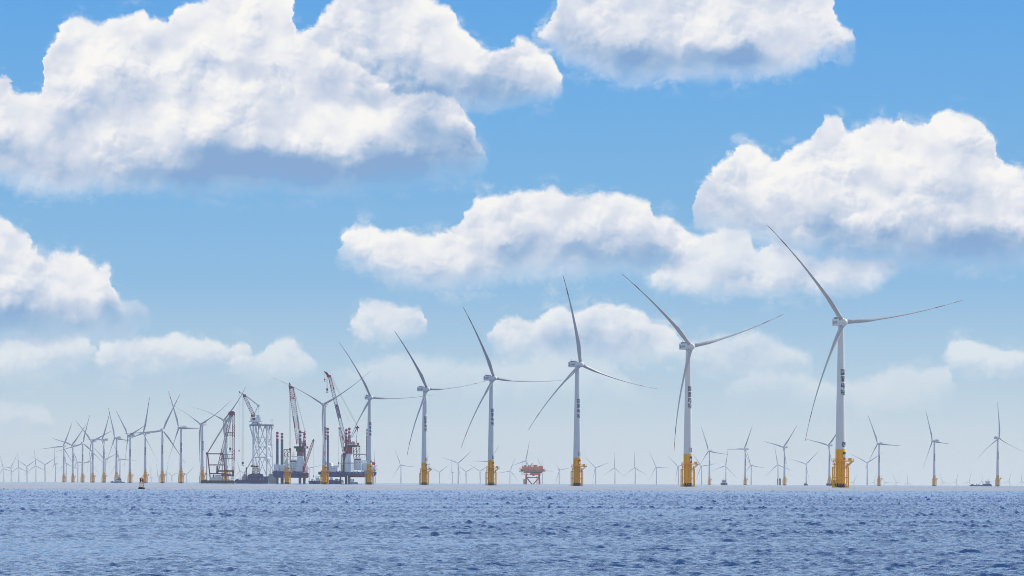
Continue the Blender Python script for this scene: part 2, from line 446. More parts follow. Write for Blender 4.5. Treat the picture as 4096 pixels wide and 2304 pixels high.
# ------------------------------------------------------------------ mesh builders
class MB:
    """collects shapes into ONE mesh"""
    def __init__(self): self.v, self.f, self.mi, self.sm, self.cur = [], [], [], [], 0
    def add(self, vs, fs, smooth=False):
        n = len(self.v); self.v += [tuple(p) for p in vs]
        for f in fs:
            self.f.append([i + n for i in f]); self.mi.append(self.cur); self.sm.append(smooth)
    def box(self, x0, x1, y0, y1, z0, z1, taper=0.0, bev=0.0):
        t = taper
        if bev:
            b = bev
            prof = [(x0 + b, y0), (x1 - b, y0), (x1, y0 + b), (x1, y1 - b), (x1 - b, y1), (x0 + b, y1), (x0, y1 - b), (x0, y0 + b)]
            return self.prism(prof, z0, z1)
        self.add([(x0, y0, z0), (x1, y0, z0), (x1, y1, z0), (x0, y1, z0),
                  (x0 + t, y0 + t, z1), (x1 - t, y0 + t, z1), (x1 - t, y1 - t, z1), (x0 + t, y1 - t, z1)],
                 [(0, 3, 2, 1), (4, 5, 6, 7), (0, 1, 5, 4), (1, 2, 6, 5), (2, 3, 7, 6), (3, 0, 4, 7)])
    def prism(self, prof, z0, z1):
        n = len(prof)
        vs = [(x, y, z0) for x, y in prof] + [(x, y, z1) for x, y in prof]
        fs = [list(range(n))[::-1], list(range(n, 2 * n))] + [(i, (i + 1) % n, n + (i + 1) % n, n + i) for i in range(n)]
        self.add(vs, fs)
    def side(self, prof, y0, y1):
        """outline in x, z pushed along y"""
        n = len(prof)
        vs = [(x, y0, z) for x, z in prof] + [(x, y1, z) for x, z in prof]
        fs = [list(range(n)), list(range(n, 2 * n))[::-1]] + [(i, n + i, n + (i + 1) % n, (i + 1) % n) for i in range(n)]
        self.add(vs, fs)
    def tube(self, a, b, r0, r1=None, n=8, caps=True, smooth=True):
        r1 = r0 if r1 is None else r1
        a, b = Vector(a), Vector(b); d = (b - a)
        if d.length < 1e-6: return
        q = d.to_track_quat('Z', 'Y')
        vs = []
        for p, r in ((a, r0), (b, r1)):
            for i in range(n):
                t = 2 * math.pi * i / n
                vs.append(p + q @ Vector((r * math.cos(t), r * math.sin(t), 0)))
        self.add(vs, [(i, (i + 1) % n, n + (i + 1) % n, n + i) for i in range(n)], smooth)
        if caps: self.add(vs, [tuple(range(n))[::-1], tuple(range(n, 2 * n))])
    def bar(self, a, b, w): self.tube(a, b, w * 0.7, n=4, smooth=False)
    def lathe(self, prof, n=24, c=(0, 0), smooth=True, caps=True):
        vs = []
        for r, z in prof:
            for i in range(n):
                t = 2 * math.pi * i / n
                vs.append((c[0] + r * math.cos(t), c[1] + r * math.sin(t), z))
        m = len(prof)
        fs = [(j * n + i, j * n + (i + 1) % n, (j + 1) * n + (i + 1) % n, (j + 1) * n + i) for j in range(m - 1) for i in range(n)]
        self.add(vs, fs, smooth)
        if caps: self.add(vs, [tuple(range(n))[::-1], tuple(range((m - 1) * n, m * n))])
    def boom(self, a, b, w0, w1, bays, ch=0.16, lace=0.09, up=(0, 0, 1), wmid=None, split=None):
        """four-chord lattice girder; split = ([(t0, t1)], slot) paints those stretches in another slot"""
        a, b = Vector(a), Vector(b); d = (b - a).normalized()
        u = Vector(up); s = d.cross(u).normalized(); u = s.cross(d).normalized()
        def ring(t):
            w = w0 + (w1 - w0) * t if wmid is None else (w0 + (wmid - w0) * min(1, t * 5) if t < 0.8 else wmid + (w1 - wmid) * (t - 0.8) * 5)
            p = a + (b - a) * t
            return [p + s * (i * w / 2) + u * (j * w / 2) for i, j in ((-1, -1), (1, -1), (1, 1), (-1, 1))]
        base = self.cur
        for k in range(bays):
            t0, t1 = k / bays, (k + 1) / bays
            r0, r1 = ring(t0), ring(t1)
            self.cur = base
            if split:
                for lo, hi in split[0]:
                    if lo <= (t0 + t1) / 2 <= hi: self.cur = split[1]
            for i in range(4):
                self.tube(r0[i], r1[i], ch, n=5, caps=False)
                j = (i + 1) % 4
                self.tube(r0[i], r1[j], lace, n=4, caps=False)
                self.tube(r1[i], r1[j], lace, n=4, caps=False)
        self.cur = base
    def build(self, name, m, parent=None, kind=None):
        me = bpy.data.meshes.new(name)
        me.from_pydata(self.v, [], self.f)
        me.polygons.foreach_set('material_index', self.mi)
        me.polygons.foreach_set('use_smooth', self.sm)
        me.update()
        return link(name, me, m, parent, kind)


def thing(name, label, cat, loc=(0, 0, 0), rz=0.0, group=None):
    o = bpy.data.objects.new(name, None)
    COL.objects.link(o)
    o.location = loc; o.rotation_euler = (0, 0, rz); o.empty_display_size = 2.0
    o['label'] = label; o['category'] = cat
    if group: o['group'] = group
    return o


def copy_part(o, parent):
    c = o.copy(); COL.objects.link(c); c.parent = parent
    for ch in o.children: copy_part(ch, c)
    return c


def text_mesh(body, size, spacing=1.0, step=0.3):
    """flat lettering as a triangulated mesh in x, y, cut into narrow upright strips so that it can be bent"""
    cu = bpy.data.curves.new('lettering', 'FONT')
    cu.body = body; cu.size = size; cu.align_x = 'CENTER'; cu.align_y = 'CENTER'; cu.space_character = spacing
    cu.resolution_u = 3; cu.offset = size * 0.022
    ob = bpy.data.objects.new('lettering', cu); COL.objects.link(ob)
    dg = bpy.context.evaluated_depsgraph_get()
    me = bpy.data.meshes.new_from_object(ob.evaluated_get(dg))
    bpy.data.objects.remove(ob); bpy.data.curves.remove(cu)
    bm = bmesh.new(); bm.from_mesh(me)
    if step and bm.verts:
        xs = [v.co.x for v in bm.verts]
        x = min(xs) + step
        while x < max(xs):
            bmesh.ops.bisect_plane(bm, geom=bm.verts[:] + bm.edges[:] + bm.faces[:], plane_co=(x, 0, 0), plane_no=(1, 0, 0))
            x += step
    bm.to_mesh(me); bm.free(); me.materials.clear()
    return me


def wrap(me, az, z0, rad_at):
    """lay flat lettering on a round tower: az is the bearing of its centre from the viewer's side, turning right"""
    for v in me.vertices:
        z = z0 + v.co.y
        r = rad_at(z)
        t = az + v.co.x / r
        v.co = ((r + 0.03) * math.sin(t), -(r + 0.03) * math.cos(t), z)
    me.update()


# ------------------------------------------------------------------ wind turbines
WHITE = mat('turbine_white', (0.66, 0.66, 0.66), 0.42, var=0.03, vscale=0.12, streak=((0.50, 0.49, 0.47), 0.22))
BLADE = mat('blade_grey', (0.46, 0.46, 0.47), 0.40, var=0.03, vscale=0.2)
RED = mat('signal_red', (0.33, 0.015, 0.025), 0.45, var=0.08)
YELLOW = mat('foundation_yellow', (0.98, 0.44, 0.001), 0.45, var=0.06, vscale=0.5, streak=((0.42, 0.13, 0.006), 0.45))
WEED = mat('tide_growth', (0.03, 0.032, 0.02), 0.8, var=0.3, vscale=1.5)
DARK = mat('dark_steel', (0.035, 0.035, 0.045), 0.6, var=0.2)
GREY = mat('grey_steel', (0.22, 0.23, 0.26), 0.55, var=0.15)
NAVYTXT = mat('lettering_blue', (0.012, 0.018, 0.09), 0.5, var=0.02)
LOGOB = mat('logo_blue', (0.02, 0.10, 0.35), 0.5, var=0.02)
LOGOG = mat('logo_green', (0.02, 0.22, 0.14), 0.5, var=0.02)
WHITEP = mat('white_panel', (0.8, 0.8, 0.78), 0.5, var=0.04)

HUB = 92.0
ROT = 69.0
def tower_r(z): return 2.85 - (z - 21.4) / (HUB - 3.0 - 21.4) * 1.2

def tower_mesh(z0=21.4, n=28):
    m = MB()
    m.lathe([(tower_r(z) if z >= 21.4 else 2.85, z) for z in (z0, 23, 40, 55, 72, HUB - 2.4)], n)
    for z in (45.0, 67.0):                                     # flange seams between the tower sections
        m.lathe([(tower_r(z) + 0.035, z - 0.09), (tower_r(z) + 0.035, z + 0.09)], n, caps=False)
    return m

def blade_mesh(bend, feather, lean=0.0, nsec=26, nv=12):
    """root at the origin, pointing +x; +y is the way the tip is bent; feather turns the chord out of the rotor plane"""
    m = MB(); rings = []
    stations = [i / (nsec - 1) for i in range(nsec)]
    for s in stations:
        x = 1.2 + s * (ROT - 1.2)
        if s < 0.20: ch = 2.5 + (3.9 - 2.5) * math.sin(s / 0.20 * math.pi / 2) ** 2
        else: ch = 3.9 - (3.9 - 0.55) * ((s - 0.20) / 0.80) ** 0.72
        if s > 0.97: ch *= 1 - (s - 0.97) / 0.03 * 0.8
        th = ch * (1.0 - min(1, s / 0.22) * 0.60) if s < 0.3 else ch * (0.40 - 0.14 * (s - 0.3) / 0.7)
        th = max(th, 0.22)
        tw = R(feather) - math.copysign(R(13), feather) * (1 - s) ** 2
        y0 = bend * s ** 2.1 - bend * 0.30 * s
        c, sn = math.cos(tw), math.sin(tw)
        off = 0.22 * ch * min(1, s / 0.2)                      # the trailing edge stands further out than the leading edge
        ring = []
        for k in range(nv):
            a = 2 * math.pi * k / nv
            u = ch / 2 * math.cos(a) - off
            w = th / 2 * math.sin(a) * (1.0 - 0.35 * max(0, -math.cos(a)) * min(1, s / 0.2))
            ring.append((x, y0 + u * c - w * sn, u * sn + w * c + lean * s ** 2))
        rings.append(ring)
    vs = [p for r_ in rings for p in r_]
    for i in range(nsec - 1):
        sm = (stations[i] + stations[i + 1]) / 2
        m.cur = 1 if (0.77 < sm < 0.86 or sm > 0.925) else 0
        m.add([vs[i * nv + k] for k in range(nv)] + [vs[(i + 1) * nv + k] for k in range(nv)],
              [(k, (k + 1) % nv, nv + (k + 1) % nv, nv + k) for k in range(nv)], True)
    m.cur = 1
    m.add(rings[-1], [tuple(range(nv))])
    m.cur = 0
    m.add(rings[0], [tuple(range(nv))[::-1]])
    me = bpy.data.meshes.new('blade')
    me.from_pydata(m.v, [], m.f)
    me.polygons.foreach_set('material_index', m.mi); me.polygons.foreach_set('use_smooth', m.sm)
    bm = bmesh.new(); bm.from_mesh(me); bmesh.ops.remove_doubles(bm, verts=bm.verts, dist=0.004)
    bmesh.ops.recalc_face_normals(bm, faces=bm.faces); bm.to_mesh(me); bm.free()
    me.materials.append(BLADE); me.materials.append(RED)
    return me

BL_BENT, BL_FLAT = blade_mesh(7.2, -84, 3.0), blade_mesh(1.2, 38)

# --- the prototype; yaw 0 looks at the viewer (-y)
def make_prototype():
    P = {}
    root = thing('wind_turbine', '', 'wind turbine')
    # foundation: steel pile, flange rings, tide growth
    f = MB()
    f.lathe([(2.75, 0.9), (2.75, 14.8), (2.85, 15.0), (2.85, 21.4)], 32)
    for z in (5.6, 11.0): f.lathe([(2.76, z - 0.22), (2.98, z - 0.2), (2.98, z + 0.2), (2.76, z + 0.22)], 32, smooth=False, caps=False)
    for a in (-50, -18, 14, 46):                              # upright stiffeners and cable tubes
        t = R(a); f.tube((3.0 * math.sin(t), -3.0 * math.cos(t), 1.2), (3.0 * math.sin(t), -3.0 * math.cos(t), 14.6), 0.16, n=6)
    fo = f.build('foundation', YELLOW, root)
    g = MB(); g.lathe([(2.80, -1.5), (2.80, 1.2), (2.77, 2.3)], 32)
    for i in range(14):
        t = 2 * math.pi * i / 14
        g.tube((2.7 * math.sin(t), -2.7 * math.cos(t), -0.5), (2.78 * math.sin(t + .2), -2.78 * math.cos(t + .2), 1.7 + 1.1 * ((i * 7) % 5) / 5), 0.2, n=5)
    g.build('tide_band', WEED, fo)
    d = MB()                                                   # door with its hood and lamp, right of the middle
    t = R(38); dxv, dyv = math.sin(t), -math.cos(t)
    def dq(r, tx, z): return (r * dxv + tx * math.cos(t), r * dyv + tx * math.sin(t), z)
    def dbox(w, h0, h1, r0, r1, c=0.0):
        vs = [dq(r, c + x, z) for z in (h0, h1) for r, x in ((r0, -w), (r0, w), (r1, w), (r1, -w))]
        d.add(vs, [(0, 3, 2, 1), (4, 5, 6, 7), (0, 1, 5, 4), (1, 2, 6, 5), (2, 3, 7, 6), (3, 0, 4, 7)])
    dbox(0.55, 16.6, 18.6, 2.7, 3.0)
    d.cur = 1; dbox(0.55, 18.7, 19.8, 2.7, 3.7); dbox(0.62, 15.6, 16.6, 2.7, 3.5)
    dbox(0.09, 16.6, 19.0, 2.9, 3.1, -0.68); dbox(0.09, 16.6, 19.0, 2.9, 3.1, 0.68)
    d.build('door', [WHITEP, DARK], fo)
    # platform with an arm to the right
    p = MB()
    p.prism([(4.5 * math.cos(a), 4.5 * math.sin(a)) for a in [2 * math.pi * i / 20 for i in range(20)]], 14.55, 15.1)
    p.box(2.0, 7.5, -3.1, 3.1, 14.52, 15.07)
    p.box(4.2, 6.0, -3.2, -1.4, 15.1, 16.4)
    pf = p.build('platform', YELLOW, root)
    ra = MB()
    ring = [(-4.4, 0), (-3.2, -3.1), (0, -4.4), (2.6, -3.6), (4.0, -3.05), (7.4, -3.05), (7.4, 3.05), (3.6, 3.05), (0, 4.4), (-3.2, 3.1), (-4.4, 0)]
    for (x0, y0), (x1, y1) in zip(ring, ring[1:]):
        for z in (15.55, 16.15): ra.tube((x0, y0, z), (x1, y1, z), 0.045, n=4)
        ln = math.hypot(x1 - x0, y1 - y0); k = max(1, int(ln / 1.1))
        for i in range(k): ra.tube((x0 + (x1 - x0) * i / k, y0 + (y1 - y0) * i / k, 15.05), (x0 + (x1 - x0) * i / k, y0 + (y1 - y0) * i / k, 16.15), 0.045, n=4)
    ra.build('railing', YELLOW, pf)
    for y in (-2.2, 2.2):
        br = MB()
        br.tube((6.9, y, 14.7), (3.0, y * 0.8, 10.8), 0.24, n=6)
        br.tube((6.0, y, 14.7), (2.9, y * 0.8, 11.6), 0.16, n=6)
        for k in range(6):
            s_ = k / 6; br.tube((6.9 - 3.9 * s_, y, 14.7 - 3.9 * s_), (6.0 - 3.1 * s_, y, 14.7 - 3.1 * s_), 0.09, n=4)
        br.build('brace', YELLOW, pf)
        br = MB(); br.tube((-4.2, y, 14.7), (-2.5, y * 0.8, 12.4), 0.16, n=6); br.build('brace', YELLOW, pf)
    # two boat landings with ladders
    for sx in (-1, 1):
        b = MB()
        for y in (-1.7, -0.5): b.tube((sx * 4.45, y, -1.2), (sx * 4.45, y, 11.5), 0.34, n=8)
        b.tube((sx * 3.7, -1.1, 0.0), (sx * 3.7, -1.1, 13.6), 0.17, n=6); b.tube((sx * 3.35, -1.1, 0.0), (sx * 3.35, -1.1, 13.6), 0.15, n=6)
        for k in range(17): b.tube((sx * 4.45 if k % 4 == 0 else sx * 3.7, -1.1, 0.4 + k * 0.78), (sx * 3.3, -1.1, 0.4 + k * 0.78), 0.11, n=4)
        for z in (5.6, 11.0, 0.6): 
            b.tube((sx * 4.5, -1.7, z), (sx * 2.3, -1.9, z), 0.24, n=6); b.tube((sx * 4.5, -0.5, z), (sx * 2.6, -0.3, z), 0.24, n=6)
        b.build('boat_landing', YELLOW, root)
    tw = tower_mesh().build('tower', WHITE, root)
    # name down the tower: four signs
    me = None; bm = bmesh.new()
    for i, chh in enumerate('国家电投'):
        tm = text_mesh(chh, 3.5, step=0.22)
        for v in tm.vertices: v.co.y -= i * 3.75
        bm.from_mesh(tm); bpy.data.meshes.remove(tm)
    me = bpy.data.meshes.new('lettering_flat'); bm.to_mesh(me); bm.free()
    P['lettering_flat'] = me
    # nacelle
    nb = MB()
    prof = [(-2.0, -1.9), (2.0, -1.9), (2.15, -1.2), (2.15, 1.9), (1.9, 2.1), (-1.9, 2.1), (-2.15, 1.9), (-2.15, -1.2)]
    def sec(y, k, dz): return [(x * k, y, z * k + dz) for x, z in prof]
    ys = [(-3.0, 0.86, 0), (-2.2, 1.0, 0), (7.6, 1.0, 0.0), (8.4, 0.97, 0.05), (9.3, 1.0, 0.2)]
    for (ya, ka, da), (yb, kb, db_) in zip(ys, ys[1:]):
        nb.add(sec(ya, ka, da) + sec(yb, kb, db_), [(i, (i + 1) % 8, 8 + (i + 1) % 8, 8 + i) for i in range(8)])
    nb.add(sec(*ys[0]), [tuple(range(8))[::-1]]); nb.add(sec(*ys[-1]), [tuple(range(8))])
    nb.lathe([(1.75, -2.5), (1.75, -1.8)], 20)
    na = nb.build('nacelle', WHITE, root)
    ro = MB()                                                   # coolers, rails and wind vane on the roof
    ro.box(-1.2, 1.2, 3.0, 5.4, 2.1, 2.75); ro.box(-1.5, 1.5, 6.2, 7.6, 2.1, 3.0)
    for x in (-1.7, 1.7):
        ro.tube((x, 0.5, 2.9), (x, 8.4, 2.9), 0.05, n=4)
        for k in range(6): ro.tube((x, 0.5 + k * 1.58, 2.1), (x, 0.5 + k * 1.58, 2.9), 0.05, n=4)
    ro.tube((0, 8.5, 2.1), (0, 8.5, 4.2), 0.07, n=5); ro.tube((-0.6, 8.5, 4.0), (0.6, 8.5, 4.0), 0.06, n=4)
    ro.build('roof_equipment', GREY, na)
    for sx in (-1, 1):
        tm = text_mesh('上海电气', 1.5, step=0)
        for v in tm.vertices:
            X, Y = v.co.x, v.co.y
            v.co = (sx * 2.19, 3.2 + sx * X, Y - 0.05)
        link('nacelle_lettering', tm, NAVYTXT, na)
        lg = MB()
        for slot, sgn in ((0, 1), (1, -1)):
            lg.cur = slot
            pts = []
            for k in range(13):
                a = math.pi * k / 12
                pts.append((0.78 * math.cos(a), sgn * (0.16 + 0.85 * math.sin(a)) - (0.12 * math.cos(a))))
            yc = 3.2 - sx * 4.15
            vs = [(sx * 2.2, yc + sx * px_, pz_ ) for px_, pz_ in pts] + [(sx * 2.12, yc + sx * px_, pz_) for px_, pz_ in pts]
            lg.add(vs, [tuple(range(13)), tuple(range(13, 26))[::-1]])
        lg.build('emblem', [LOGOB, LOGOG], na)
    # hub
    hb = MB()
    prof = [(0.05, 2.55), (0.9, 2.4), (1.6, 1.85), (2.0, 1.0), (2.1, 0.0), (2.05, -1.0), (1.85, -1.7)]
    hb.lathe([(r_, z_) for r_, z_ in prof], 24)
    for k in range(3):
        a = 2 * math.pi * k / 3
        dv = Vector((math.cos(a), math.sin(a), 0))
        hb.tube(dv * 1.2, dv * 2.25, 1.42, 1.36, n=18)
    hu = hb.build('hub', WHITE, root)
    for k in range(3):
        o = link('blade', BL_BENT, None, root)
    return root

PROTO = make_prototype()

def rotor_pose(t, yaw, ang, hub_h, overhang=4.6):
    """put nacelle, hub and blades of turbine t in place; ang is the blade angle seen from the viewer"""
    psi = R(yaw)
    a = Vector((math.sin(psi), -math.cos(psi), 0)); e1 = Vector((math.cos(psi), math.sin(psi), 0)); e2 = Vector((0, 0, 1))
    if math.cos(psi) < 0: ang = 180 - ang
    blades = []
    for o in t.children:
        n = o.name.split('.')[0]
        if n == 'nacelle': o.location = (0, 0, hub_h); o.rotation_euler = (0, 0, psi)
        elif n == 'hub':
            th = R(ang); d = math.cos(th) * e1 + math.sin(th) * e2; p = -math.sin(th) * e1 + math.cos(th) * e2
            M = Matrix((d, p, a)).transposed().to_4x4(); M.translation = a * overhang + Vector((0, 0, hub_h)); o.matrix_local = M
        elif n == 'blade': blades.append(o)
    for k, o in enumerate(blades):
        th = R(ang + 120 * k)
        d = math.cos(th) * e1 + math.sin(th) * e2; p = -math.sin(th) * e1 + math.cos(th) * e2
        M = Matrix((d, p, a)).transposed().to_4x4()
        M.translation = a * overhang + Vector((0, 0, hub_h)) + d * 0.9
        o.matrix_local = M


def set_text(tower, num, az, detailed=True):
    me = PROTO_TXT.copy(); wrap(me, R(az), 64.0, tower_r)
    link('lettering', me, NAVYTXT, tower)
    if num:
        nm = text_mesh(num, 3.9, step=0.3)
        for v in nm.vertices: v.co.x *= 0.78
        wrap(nm, R(az + 6), 23.9, lambda z: 2.85)
        link('number', nm, NAVYTXT, tower)


PROTO_TXT = bpy.data.meshes['lettering_flat']

ROW = 'turbines of the front row running to the left horizon'
def turbine(label, base_px, hub_px, yaw, ang, blade, group, src=None):
    """hub_px: pixels from the water to the hub in the photograph - sets the distance"""
    t = src
    if t is None:
        t = PROTO.copy(); COL.objects.link(t)
        for ch in PROTO.children: copy_part(ch, t)
    t.location = on_water(base_px, FPX * HUB / hub_px); t['label'] = label; t['group'] = group
    for o in t.children:
        if o.name.split('.')[0] == 'blade': o.data = blade
    rotor_pose(t, yaw, ang - (4.6 if blade is BL_BENT else 0.7), HUB)   # the angle was read at the bent tip
    return t


NEAR = [  # number, tower foot px, hub px, yaw, angle, blade, label
    ('09', 3361.6, 661, 15, 131.2, BL_BENT, 'largest white wind turbine, numbered 09, on a yellow foundation, nearest of the front row'),
    ('10', 2751, 560, 25, 139, BL_BENT, 'white wind turbine numbered 10, one blade hanging in front of its tower'),
    ('11', 2307.6, 485, 33, 106, BL_BENT, 'white wind turbine numbered 11 on a yellow foundation, right of the orange platform'),
    ('12', 1964, 428, 33, 120, BL_BENT, 'white wind turbine numbered 12 on a yellow foundation, left of the orange platform'),
    ('13', 1697, 382, 38, 128, BL_BENT, 'white wind turbine numbered 13 on a yellow foundation, between turbines 12 and 14'),
    ('14', 1477, 347, 22, 123.5, BL_BENT, 'white wind turbine numbered 14, before the red-keeled end of a jack-up vessel'),
    ('15', 1298, 318, -18, 154, BL_BENT, 'white wind turbine numbered 15, blades in a wide Y, before a jack-up vessel'),
    ('18', 903.6, 253, -45, 164, BL_BENT, 'white wind turbine seen through the maroon frames of the shear-leg crane barge'),
    ('19', 809, 236, -33, 152, BL_BENT, 'white wind turbine with wide Y blades, just left of the maroon shear-leg barge'),
    ('20', 724, 222, -55, 119, BL_FLAT, 'white wind turbine second to the left of the maroon crane barge, its nacelle pointing right'),
    ('21', 649, 210, 172, 66, BL_FLAT, 'white wind turbine turned away, the back of its nacelle showing, near the crane barge'),
    ('22', 581, 199, -53, 73, BL_FLAT, 'white wind turbine right behind the yellow buoy, one blade almost straight up'),
    ('23', 520, 188, -58, 136, BL_FLAT, 'white wind turbine between the tugboat and the yellow buoy'),
    ('', 466, 179, -58, 115, BL_FLAT, 'white wind turbine standing right behind the dark tugboat'),
    ('', 415, 171, -57, 60, BL_FLAT, 'fifth of the yellow-footed white turbines from the left, just left of the tugboat'),
    ('', 371, 165, -44, 139, BL_FLAT, 'fourth of the yellow-footed white turbines from the left, one blade low to the lower left'),
    ('', 330, 156.5, 170, 78, BL_FLAT, 'third of the yellow-footed white turbines from the left, seen from behind, one blade nearly upright'),
    ('', 291.6, 149, -40, 46, BL_FLAT, 'second of the yellow-footed white turbines from the left, one blade hanging down its tower'),
    ('', 255, 143, -28, 66, BL_FLAT, 'leftmost of the yellow-footed white turbines, one blade pointing level to the left'),
]
BACK = 'turbines of the second row on the right'
SECOND = [
    (2837.8, 135.5, -43, 112, 'farthest yellow-footed white turbine of the second row, just right of turbine 10'),
    (2981, 143.5, -53, 61, 'hazy yellow-footed turbine between bow-on ship and brown piles, one blade level'),
    (3138, 151.5, -49, 48, 'hazy yellow-footed white turbine just right of the brown steel piles'),
    (3317.7, 160, -45, 48, 'hazy yellow-footed white turbine just left of turbine 09, behind the dark barge'),
    (3516, 168.7, -48, 116, 'yellow-footed white turbine next to turbine 09 on its right, one blade level'),
    (3737, 180, -65, 115, 'yellow-footed white turbine between turbine 09 and the navy dredger, its nacelle pointing right'),
    (3990.4, 192.8, 33, 97, 'rightmost yellow-footed white turbine, right of the navy dredger, one blade straight up'),
]
def part(t, name): return [o for o in t.children if o.name.split('.')[0] == name][0]

for px_, hp, yaw, ang, lab in SECOND:
    t = turbine(lab, px_, hp, yaw, ang, BL_FLAT if yaw < 0 else BL_BENT, BACK)
    set_text(part(t, 'tower'), '', 22)
for i, (num, px_, hp, yaw, ang, bl, lab) in list(enumerate(NEAR))[::-1]:   # the prototype itself becomes number 09
    t = turbine(lab, px_, hp, yaw, ang, bl, ROW, PROTO if i == 0 else None)
    n_ = int(num) if num else 24
    set_text(part(t, 'tower'), num, 36 if n_ <= 19 else (8 if n_ <= 22 else 20))

# ------------------------------------------------------------------ faint turbines far behind, feet below the horizon
FAR_NAC = None
def far_setup():
    nb = MB()
    nb.box(-2.0, 2.0, -2.6, 9.0, -1.9, 2.0, bev=0.4)
    nb.box(-1.3, 1.3, 5.5, 7.5, 2.0, 2.8)
    hb = MB(); hb.lathe([(0.05, 2.5), (1.2, 2.1), (2.0, 0.8), (2.05, -1.0), (1.8, -1.7)], 12)
    return nb, hb
FAR_TOWERS = {}
FAR = None
def far_turbine(px_, hp, ang, label, yaw=-40, group='faint turbines along the far horizon'):
    """the foot of a turbine beyond the horizon is hidden by the curve of the sea: only the upper tower stands above the water"""
    global FAR
    lo, hi = 9.0, 50.0
    f = lambda d: (HUB - max(0.0, d - 5.7) ** 2 / 14.8) * FPX / 1000.0 / d
    for _ in range(50):
        mid = (lo + hi) / 2
        if f(mid) > hp: lo = mid
        else: hi = mid
    D = min(lo, 42.0) * 1000.0
    vis = hp * D / FPX
    t = thing('wind_turbine', label, 'wind turbine', on_water(px_, D), 0, group)
    m = MB()
    m.lathe([(min(2.9, tower_r(max(21.4, HUB - vis + z))), z) for z in (-1.0, vis * 0.5, vis - 2.0)], 12)
    m.build('tower', WHITE, t)
    if FAR is None:
        nb, hb = far_setup()
        a, b = nb.build('nacelle', WHITE, t), hb.build('hub', WHITE, t)
        FAR = (a.data, b.data)
    else:
        link('nacelle', FAR[0], None, t); link('hub', FAR[1], None, t)
    for k in range(3): link('blade', BL_FLAT, None, t)
    rotor_pose(t, yaw, ang, vis)
    return t

